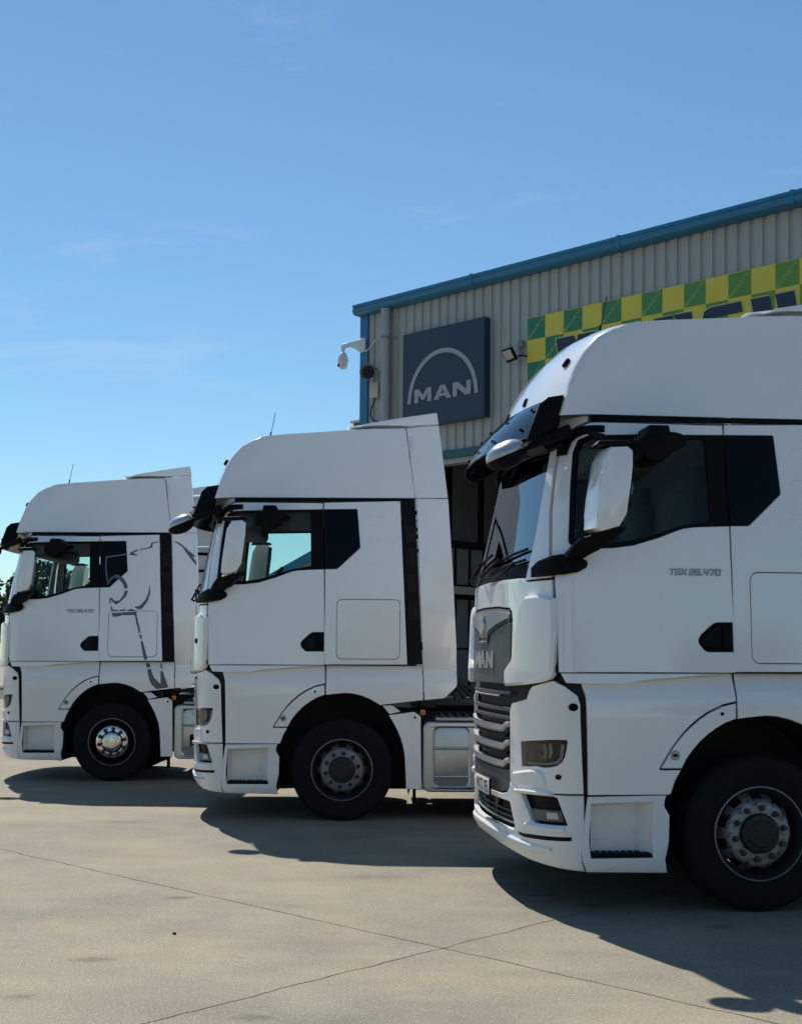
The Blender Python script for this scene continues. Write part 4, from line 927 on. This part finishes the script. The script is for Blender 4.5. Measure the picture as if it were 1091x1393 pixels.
M_OUTL = mat("sign_letter_outline", (0.45, 0.52, 0.20), 0.5)
M_DKTXT = mat("sign_letter_navy", (0.016, 0.025, 0.05), 0.4)
M_ROOF = mat("roof_sheet", (0.30, 0.31, 0.31), 0.5, var=0.08)
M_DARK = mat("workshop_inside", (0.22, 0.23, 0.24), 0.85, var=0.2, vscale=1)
M_WHITEP = mat("white_plastic", (0.62, 0.63, 0.63), 0.4, var=0.04)
M_GALV = mat("horn_grey", (0.20, 0.20, 0.19), 0.5)
M_CREAM = mat("cream_box", (0.46, 0.43, 0.34), 0.5, var=0.05)
def slab_fp(bm, s0, s1, o0, o1, z0, z1):
    c = [fp(s, o, z) for z in (z0, z1) for s, o in ((s0, o0), (s1, o0), (s1, o1), (s0, o1))]
    v = [bm.verts.new(p) for p in c]
    for f in ((0, 1, 2, 3), (4, 5, 6, 7), (0, 1, 5, 4), (1, 2, 6, 5), (2, 3, 7, 6), (3, 0, 4, 7)): bm.faces.new([v[i] for i in f])
WS = empty('workshop_building'); tag(WS, 'grey corrugated workshop with blue gutter and a dark open vehicle door', 'building')
PITCHC = .2057; DL, DR, DH = 1.55, 7.0, 5.18
def sheet_mesh(z0, z1, ribs=5):
    bm = bmesh.new(); pr = []
    for k in range(ribs):
        a = k * PITCHC; pr += [(a, 0), (a + .125, 0), (a + .140, -.034), (a + .190, -.034)]
    pr.append((ribs * PITCHC, 0))
    lo = [bm.verts.new(FE * a + FN * d + Vector((0, 0, z0))) for a, d in pr]; hi = [bm.verts.new(FE * a + FN * d + Vector((0, 0, z1))) for a, d in pr]
    for k in range(len(pr) - 1): bm.faces.new((lo[k], lo[k + 1], hi[k + 1], hi[k]))
    return bm
me_up = me_lo = None; SW = 5 * PITCHC
S0 = .188 - .0
for k in range(19):
    s = S0 + k * SW
    if me_up is None: o = link('cladding_sheet', sheet_mesh(DH + .02, 8.04), M_CLAD, WS, None); me_up = o.data
    else: o = link('cladding_sheet', me_up, None, WS)
    o.location = fp(s, 0, 0)
    if s + SW > DL + .2 and s < DR - .2: continue
    if me_lo is None: o = link('cladding_sheet', sheet_mesh(0, DH + .02), M_CLAD, WS, None); me_lo = o.data
    else: o = link('cladding_sheet', me_lo, None, WS)
    o.location = fp(s, 0, 0)
SE = S0 + 19 * SW
bm = bmesh.new(); slab_fp(bm, 0, .20, -.25, .045, 0, 8.03); link('corner_flashing', bm, M_BLUE, WS)
bm = bmesh.new()      # gutter: front face with a rolled lip, underside and back
gpz = [(-.05, 8.02), (.17, 8.02), (.215, 8.045), (.235, 8.09), (.235, 8.13), (.222, 8.145), (.235, 8.16), (.235, 8.205), (.15, 8.215), (-.05, 8.215)]
a = [bm.verts.new(fp(-.02, o, z - .04)) for o, z in gpz]; b = [bm.verts.new(fp(SE, o, z - .04)) for o, z in gpz]
for k in range(len(gpz)): bm.faces.new((a[k], a[(k + 1) % len(gpz)], b[(k + 1) % len(gpz)], b[k]))
bm.faces.new(a[::-1]); bm.faces.new(b); gut = link('gutter', bm, M_BLUE, WS, sharp=25)
for s in (2.9, 5.95, 8.9, 12.0):
    bm = bmesh.new(); slab_fp(bm, s, s + .06, -.04, .239, 7.976, 8.178); link('gutter_joint', bm, M_BLUE, gut)
bm = bmesh.new(); bk = 26
for s0, s1, o0, o1, z0, z1 in ((-.15, SE, .1, -10.5, 8.19, 9.3),):
    v = [bm.verts.new(fp(s0, o0, z0)), bm.verts.new(fp(s1, o0, z0)), bm.verts.new(fp(s1, o1, z1)), bm.verts.new(fp(s0, o1, z1)), bm.verts.new(fp(s1, -21, z0)), bm.verts.new(fp(s0, -21, z0))]
    bm.faces.new(v[:4]); bm.faces.new((v[3], v[2], v[4], v[5]))
link('roof', bm, M_ROOF, WS, None)
bm = bmesh.new(); v = [bm.verts.new(fp(.02, -.2, 0)), bm.verts.new(fp(.02, -21, 0)), bm.verts.new(fp(.02, -21, 8.2)), bm.verts.new(fp(.02, -10.5, 9.25)), bm.verts.new(fp(.02, -.2, 8.15))]; bm.faces.new(v)
v = [bm.verts.new(fp(SE, -.2, 0)), bm.verts.new(fp(SE, -21, 0)), bm.verts.new(fp(SE, -21, 8.2)), bm.verts.new(fp(SE, -10.5, 9.25)), bm.verts.new(fp(SE, -.2, 8.15))]; bm.faces.new(v)
v = [bm.verts.new(fp(.02, -21, 0)), bm.verts.new(fp(SE, -21, 0)), bm.verts.new(fp(SE, -21, 8.2)), bm.verts.new(fp(.02, -21, 8.2))]; bm.faces.new(v)
link('end_wall', bm, M_CLAD, WS, None)
# door surround and inside
bm = bmesh.new(); slab_fp(bm, DL - .12, DR + .12, -.20, .05, DH - .10, DH + .035); link('door_header', bm, M_TEAL, WS)
bm = bmesh.new(); slab_fp(bm, DL + .03, DR - .03, -.28, -.05, DH - .19, DH - .10); link('door_track', bm, M_CLAD, WS)
for s in (DL, DR):
    bm = bmesh.new(); slab_fp(bm, s - .12, s + .04, -.25, .045, 0, DH - .10); link('door_jamb', bm, M_TEAL, WS)
bm = bmesh.new()
for q in range(11):
    s = .6 + q * 1.0; slab_fp(bm, s, s + .06, -16.1, -16.0, 0, 7.9)
slab_fp(bm, .1, 12, -16.4, -16.2, 0, 8); slab_fp(bm, .3, .4, -16, -.3, 0, 8)
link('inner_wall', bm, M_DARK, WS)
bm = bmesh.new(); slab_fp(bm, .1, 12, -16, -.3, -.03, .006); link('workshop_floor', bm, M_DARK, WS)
for k in range(4):
    bm = bmesh.new(); slab_fp(bm, DL + .5 + k * 1.3, DL + .62 + k * 1.3, -5.9, -5.8, 0, 7.6); link('column', bm, M_DARK, WS)
bm = bmesh.new(); slab_fp(bm, 1.4, 7.2, -6.2, -6.0, 4.6, 4.75); slab_fp(bm, 1.4, 7.2, -3.2, -3.05, 5.0, 5.1); link('crane_beam', bm, M_DARK, WS)
# racking with grey panels along the inner side wall
RK = empty('storage_rack', fp(.6, -2.5, 0)); tag(RK, 'tall grey panelled storage rack with a cream rail inside the dark workshop door', 'rack')
M_TRL = mat("rack_panel_grey", (0.34, 0.35, 0.36), 0.6, var=0.1, vscale=2)
M_TRLC = mat("cream_rail", (0.80, 0.76, 0.58), 0.5)
def rk(nm, mm, *bx):
    bm = bmesh.new()
    for s0, s1, o0, o1, z0, z1 in bx: slab_fp(bm, s0, s1, o0, o1, z0, z1)
    for v in bm.verts: v.co -= RK.location
    return link(nm, bm, mm, RK)
for k in range(8):
    o1 = -.7 - k * .42
    rk('panel', M_TRL, (.55, .62, o1 - .40, o1, .15, 1.72)); rk('panel', M_TRL, (.55, .62, o1 - .40, o1, 1.76, 2.70)); rk('panel', M_TRL, (.55, .62, o1 - .40, o1, 3.0, 3.70))
    rk('post', M_SHELL, (.60, .66, o1 - .43, o1 - .39, 0, 3.78))
rk('top_beam', M_SHELL, (.42, .70, -4.2, -.6, 3.72, 3.84)); rk('rail', M_TRLC, (.50, .72, -4.2, -.6, 2.80, 2.95)); rk('back', M_SHELL, (.44, .50, -4.1, -.65, .05, 3.7))
for k in range(4):
    bm = bmesh.new(); slab_fp(bm, .40, .46, -1.1 - k * .95, -.98 - k * .95, 0, 7.8); link('side_post', bm, M_SHELL, WS)

# downpipe
DP = empty('downpipe', fp(.775, .14, 0)); tag(DP, 'fat grey plastic downpipe running up the workshop corner to the gutter', 'pipe')
bm = bmesh.new(); tube(bm, [(0, 0, .0), (0, 0, 7.975)], .088, 20); link('pipe', bm, M_PIPE, DP, sharp=40)
for z in (7.42, 5.6, 3.6, 1.6):
    bm = bmesh.new(); lathe(bm, [(.090, 0), (.097, .005), (.097, .035), (.090, .04)], 20, 'z'); o = link('pipe_clip', bm, M_GALV, DP); o.location = (0, 0, z)
    bm = bmesh.new(); tube(bm, [FE * .09 + FN * .02, FE * .17 + FN * -.12], .012, 6); o = link('clip_arm', bm, M_GALV, DP); o.location = (0, 0, z + .02)

# square logo sign
SG = empty('logo_sign', fp(2.24, .10, 5.67)); tag(SG, 'square navy blue wall sign with silver arch logo and letters', 'sign')
def onwall(bm, out, org, parent, nm, mm, sharp=32):
    remap(bm, lambda x, y, z: fp(x, out + y, z) - org); return link(nm, bm, mm, parent, sharp)
org = SG.location
bm = bmesh.new(); slab_fp(bm, 1.26, 3.205, .035, .175, 5.68, 7.40)
for v in bm.verts: v.co -= org
link('sign_box', bm, M_NAVY, SG)
onwall(plate([(1.28, 5.70), (3.185, 5.70), (3.185, 7.38), (1.28, 7.38)], (), .004, .002), .181, org, SG, 'sign_face', M_NAVY)
cx_, cz_ = 2.235, 6.11; arc = [(cx_ + .835 * math.cos(rad(a)) , cz_ + .895 * math.sin(rad(a))) for a in range(0, 181, 5)] + [(cx_ + .755 * math.cos(rad(a)), cz_ + .815 * math.sin(rad(a))) for a in range(180, -1, -5)]
onwall(plate(arc, (), .010, .002), .194, org, SG, 'arch', M_SGREY)
for ch, a, b in (('M', 1.382, 1.80), ('A', 1.855, 2.27), ('N', 2.305, 2.722)):
    p, h = letter_poly(ch, a + .185, 6.11, b - a, .245); onwall(plate(p, h, .010, .002), .194, org, SG, 'letter', M_SGREY)

# chequered banner sign
CB = empty('chequered_sign', fp(8.4, .06, 5.7)); org = CB.location
tag(CB, 'long yellow and green chequered sign with big navy letters', 'sign')
CS0, CTOP, CW, CH, NC, NR = 4.045, 7.235, .3775, .3725, 24, 5
bm = bmesh.new(); slab_fp(bm, CS0 - .005, CS0 + CW * NC + .005, .03, .058, CTOP - CH * NR - .005, CTOP + .005)
for v in bm.verts: v.co -= org
link('backing_board', bm, M_YEL, CB)
greens = []
for k in range(NC):
    t = min(k / 14, 1.0)
    greens.append(mat("sign_green_%02d" % k, (0.012 + .12 * t, 0.19 + .12 * t, 0.095 - .06 * t), 0.5, var=0.05, vscale=2))
tb = text_bm("MANSHETTS", .43, .045, .012)
tb_me = bpy.data.meshes.new('txt'); tb.to_mesh(tb_me); tb.free(); tb_me.materials.append(M_SIGNTX)
mid = None
for r in range(NR):
    for c in range(NC):
        g = (r + c) % 2 == 0; x0 = CS0 + c * CW; z1 = CTOP - r * CH
        onwall(plate([(x0 + .006, z1 - CH + .006), (x0 + CW - .006, z1 - CH + .006), (x0 + CW - .006, z1 - .006), (x0 + .006, z1 - .006)], (), .003, 0), .062, org, CB, 'square', greens[c] if g else M_YEL, None)
        if g and r < 3:
            a = math.atan2(CH, CW); o = link('square_lettering', tb_me, None, CB)
            # text lies along the diagonal of the square
            ex = FE * math.cos(a) + Vector((0, 0, math.sin(a))); ez = -FE * math.sin(a) + Vector((0, 0, math.cos(a)))
            M3 = Matrix((ex, FN, ez)).transposed().to_4x4(); M3.translation = fp(x0 + .03 + .022 * math.sin(a), .0655, z1 - CH + .03 - .022 * math.cos(a)) - org; o.matrix_local = M3
for i, (ch, s0, w) in enumerate((('m', 4.66, .80), ('A', 5.60, .78), ('n', 6.545, .66), ('S', 7.385, .67), ('H', 8.20, .68), ('E', 9.05, .60), ('T', 9.82, .62), ('T', 10.60, .62), ('S', 11.40, .66))):
    zt = 6.79; hh = .72
    p, h = letter_poly(ch, s0 + .06 - .02, zt - hh - .02, w + .04, hh + .04, -.18); onwall(plate(p, [], .003, 0), .070, org, CB, 'letter_outline', M_OUTL, None)
    p, h = letter_poly(ch, s0 + .06, zt - hh, w, hh, -.18); onwall(plate(p, h, .003, 0), .0745, org, CB, 'letter', M_DKTXT, None)

# camera, horn, junction box, flood light
def at(bm, s, out, z):
    R3 = Matrix((FE, FN, Vector((0, 0, 1)))).transposed()
    for v in bm.verts: v.co = R3 @ v.co
    return bm
CC = empty('security_camera', fp(.11, .05, 7.42)); CC.scale = (.88, .88, .88); tag(CC, 'white dome security camera on a bracket at the workshop corner', 'camera')
bm = bmesh.new(); box(bm, (0, .03, 0), (.15, .06, .30), .012); link('wall_plate', at(bm, 0, 0, 0), M_WHITEP, CC)
bm = bmesh.new(); prism(bm, [(-.02, .14), (-.18, .10), (-.60, .12), (-.64, .09), (-.64, -.03), (-.585, -.03), (-.57, .045), (-.40, .04), (-.22, -.03), (-.10, -.13), (-.02, -.14)], .0, .07, .012); link('bracket', at(bm, 0, 0, 0), M_WHITEP, CC)
bm = bmesh.new(); lathe(bm, [(.0001, .0), (.03, 0), (.035, -.04), (.075, -.07), (.10, -.14), (.115, -.20), (.12, -.235), (.10, -.24)], 28, 'z')
for v in bm.verts: v.co += Vector((-.612, .035, -.02))
link('camera_hood', at(bm, 0, 0, 0), M_WHITEP, CC, sharp=40)
bm = bmesh.new(); lathe(bm, [(.10, -.238), (.102, -.30), (.092, -.35), (.066, -.39), (.03, -.405), (.0001, -.408)], 28, 'z')
for v in bm.verts: v.co += Vector((-.612, .035, -.02))
dm = link('camera_dome', at(bm, 0, 0, 0), M_WHITEP, CC, sharp=60)
bm = bmesh.new(); bmesh.ops.create_uvsphere(bm, u_segments=14, v_segments=8, radius=.042)
for v in bm.verts: v.co = Vector((v.co.x - .650, v.co.y + .11, v.co.z - .345))
link('camera_lens', at(bm, 0, 0, 0), M_GLOSSB, dm)
bm = bmesh.new(); tube(bm, [(.05, .06, -.12), (.14, .07, -.16), (.24, .06, -.10), (.42, .05, .06), (.50, .02, .12)], .014, 6); link('cable', at(bm, 0, 0, 0), M_WHITEP, CC)
HS = empty('horn_speaker', fp(.27, .05, 6.83)); tag(HS, 'round grey horn loudspeaker fixed below the security camera', 'speaker')
bm = bmesh.new(); lathe(bm, [(.155, .30), (.15, .285), (.125, .22), (.085, .14), (.06, .08), (.055, .0)], 28); lathe(bm, [(.155, .30), (.145, .30), (.10, .20), (.05, .12), (.0001, .115)], 28)
rt = Matrix.Rotation(rad(-30), 3, 'Z')
for v in bm.verts: v.co = rt @ v.co + Vector((.06, .0, 0))
link('horn', at(bm, 0, 0, 0), M_GALV, HS, sharp=50)
bm = bmesh.new(); disc(bm, .118, .245, 24); bmesh.ops.create_uvsphere(bm, u_segments=12, v_segments=6, radius=.03, matrix=Matrix.Translation((0, .262, 0)))
for v in bm.verts: v.co = rt @ v.co + Vector((.06, .0, 0))
ht = link('horn_throat', at(bm, 0, 0, 0), M_SHELL, HS)
bm = bmesh.new(); tube(bm, [(.10, .0, .06), (.16, .06, .10), (.24, .05, .08)], .016, 6); link('bracket', at(bm, 0, 0, 0), M_BLACK, HS)
JB = empty('junction_box', fp(.45, .04, 6.52)); tag(JB, 'cream junction box with a looped black cable under the horn speaker', 'junction box')
bm = bmesh.new(); box(bm, (0, .04, 0), (.22, .09, .29), .012); link('box_body', at(bm, 0, 0, 0), M_CREAM, JB)
bm = bmesh.new(); tube(bm, [(0, .05, -.14), (.0, .06, -.22), (-.08, .06, -.34), (-.10, .06, -.46), (-.02, .06, -.57), (.10, .03, -.60)], .013, 6); link('cable', at(bm, 0, 0, 0), M_BLACK, JB)
FL = empty('flood_light', fp(3.85, .05, 6.60)); tag(FL, 'small black tilted flood light on the wall between the two signs', 'flood light')
bm = bmesh.new(); box(bm, (0, 0, 0), (.30, .05, .23), .015); Rf = Matrix.Rotation(rad(-32), 3, 'X') ; Rz = Matrix.Rotation(rad(18), 3, 'Z')
for v in bm.verts: v.co = Rz @ (Rf @ v.co) + Vector((-.03, .20, .03))
link('lamp_body', at(bm, 0, 0, 0), M_BLACK, FL)
bm = bmesh.new(); box(bm, (0, .028, .01), (.24, .008, .16), .004)
for v in bm.verts: v.co = Rz @ (Rf @ v.co) + Vector((-.03, .20, .03))
link('lamp_glass', at(bm, 0, 0, 0), M_CREAM, FL)
bm = bmesh.new(); tube(bm, [(.12, .16, 0), (.19, .08, .0), (.19, .0, .0)], .014, 6); tube(bm, [(.10, .04, .17), (.14, .05, .05), (.12, .14, -.02)], .008, 6); link('bracket', at(bm, 0, 0, 0), M_BLACK, FL)
bm = bmesh.new(); box(bm, (.08, .03, .22), (.11, .06, .12), .01); link('connection_box', at(bm, 0, 0, 0), M_GALV, FL)
VB = empty('vent_cowl', fp(-.14, -.2, 5.7)); tag(VB, 'small white capped brown vent box at the workshop side wall', 'vent')
bm = bmesh.new(); box(bm, (0, 0, .16), (.26, .3, .30), .01); link('vent_body', at(bm, 0, 0, 0), mat("brown_vent", (.12, .09, .075), .7), VB)
bm = bmesh.new(); box(bm, (0, 0, .33), (.36, .4, .05), .015); link('vent_cap', at(bm, 0, 0, 0), M_WHITEP, VB)

# ------------------------------------------------------------------ buildings and trees behind
SH = empty('gable_shed', (-1.6, 42, 0)); tag(SH, 'low corrugated shed with blue gable edge seen through the cab windows', 'building')
bm = bmesh.new(); prf = []
x0, x1, xr, ze, zr = -2.9, 2.9, 0.0, 3.8, 5.48
n = 58; rib = []
for k in range(n + 1):
    x = x0 + (x1 - x0) * k / n; d = 0 if k % 2 else -.05; rib += [(x - .02, d), (x + .03, d)]
lo = [bm.verts.new((x, d, 0)) for x, d in rib]; hi = [bm.verts.new((x, d, ze + (zr - ze) * (1 - abs(x) / 2.9) - .02 if abs(x) < 2.9 else ze)) for x, d in rib]
for k in range(len(rib) - 1): bm.faces.new((lo[k], lo[k + 1], hi[k + 1], hi[k]))
link('gable_wall', bm, M_CLAD, SH, None)
bm = bmesh.new()
for s in (-1, 1):
    v = [bm.verts.new(p) for p in ((0, -.25, zr + .12), (s * 3.15, -.25, ze - .02), (s * 3.15, 12, ze - .02), (0, 12, zr + .12))]; bm.faces.new(v)
link('roof', bm, M_ROOF, SH, None)
for s in (-1, 1):
    bm = bmesh.new(); prism(bm, [(0, zr + .14), (s * 3.2, ze - .02), (s * 3.2, ze - .32), (0, zr - .17)], -.32, -.2); link('verge_trim', bm, M_BLUE, SH)
bm = bmesh.new()
for s in (-1, 1): v = [bm.verts.new(p) for p in ((s * 2.85, 0, 0), (s * 2.85, 12, 0), (s * 2.85, 12, ze), (s * 2.85, 0, ze))]; bm.faces.new(v)
link('side_wall', bm, M_CLAD, SH, None)

M_LEAF = mat("tree_leaf", (0.045, 0.085, 0.025), 0.6, obj_rand=0.15, var=0.35, vscale=1.2)
M_BARK = mat("tree_bark", (0.09, 0.07, 0.05), 0.9, var=0.2)
def tree(x, y, h, w, seed, label):
    rnd = random.Random(seed); t = empty('broadleaf_tree', (x, y, 0)); tag(t, label, 'tree', 'trees beyond the yard')
    bm = bmesh.new(); tube(bm, [(0, 0, -.1), (.1, 0, h * .3), (.0, .1, h * .6)], [w * .07, w * .055, w * .03], 8)
    for k in range(6):
        a = rnd.uniform(0, 6.28); l = rnd.uniform(.25, .42) * w; tube(bm, [(.07, .03, h * (.3 + .05 * k)), (l * math.cos(a) * .5, l * math.sin(a) * .5, h * (.42 + .05 * k)), (l * math.cos(a), l * math.sin(a), h * (.5 + .06 * k))], [w * .03, w * .02, w * .01], 6)
    link('trunk', bm, M_BARK, t)
    vs, fs = [], []; cl = []
    for k in range(46):
        a = rnd.uniform(0, 6.28); zz = rnd.uniform(-.75, 1); rr = math.sqrt(max(1 - zz * zz, 0)) * rnd.uniform(.35, 1)
        cl.append((Vector((rr * math.cos(a) * w * .5, rr * math.sin(a) * w * .5, h * .62 + zz * h * .36)), rnd.uniform(.09, .17) * w))
    for c, r in cl:
        for q in range(120):
            d = Vector((rnd.gauss(0, 1), rnd.gauss(0, 1), rnd.gauss(0, 1))).normalized() * r * rnd.uniform(.55, 1.1); p = c + d; s = rnd.uniform(.10, .2)
            a = Vector((rnd.gauss(0, 1), rnd.gauss(0, 1), rnd.gauss(0, 1))).normalized(); b = a.orthogonal().normalized(); a2 = a.cross(b)
            i = len(vs); vs += [p - b * s, p + a2 * s * .6, p + b * s, p - a2 * s * .6]; fs.append((i, i + 1, i + 2, i + 3))
    me = bpy.data.meshes.new('crown'); me.from_pydata(vs, [], fs); link('crown', me, M_LEAF, t)
tree(-22.4, 62, 5.9, 6.2, 1, 'dark green rounded tree at the far edge of the yard, left of the lion-graphic truck')
tree(-17.2, 64, 5.6, 5.0, 2, 'green tree seen through the windscreen side of the lion-graphic truck')
tree(-14.6, 66, 5.0, 4.2, 3, 'smaller bushy tree seen through the door window of the lion-graphic truck')
tree(-27.0, 60, 7.2, 6.5, 4, 'tall broad tree standing at the end of the tree row')

src = [o for o in COL.objects if o.name.startswith('broadleaf_tree')]
for k, x in enumerate((-24, -15, -7, 2, 10, 19, 28)):  # unseen tree copies added behind the camera, only for dark reflections in paint and glass
    t = copy_tree(src[k % 3]); t.location = (x, -19 - 2.5 * (k % 3), 0); t.rotation_euler = (0, 0, k * 1.3); sc = 1.05 + .15 * (k % 2); t.scale = (sc * 1.2, sc, sc)
    tag(t, 'leafy tree added out of view behind the camera to be reflected in the trucks', 'tree', 'unseen trees added for reflections')
# small things on the concrete
bm = bmesh.new(); bmesh.ops.create_icosphere(bm, subdivisions=2, radius=.009)
for v in bm.verts: v.co = Vector((v.co.x * 1.3, v.co.y, v.co.z * .9)) * (1 + .35 * noise.noise(v.co * 90))
st = link('pebble', bm, M_SHELL); st.location = (-1.275, 7.58, .007); tag(st, 'single small black pebble lying on the sunlit concrete', 'pebble')
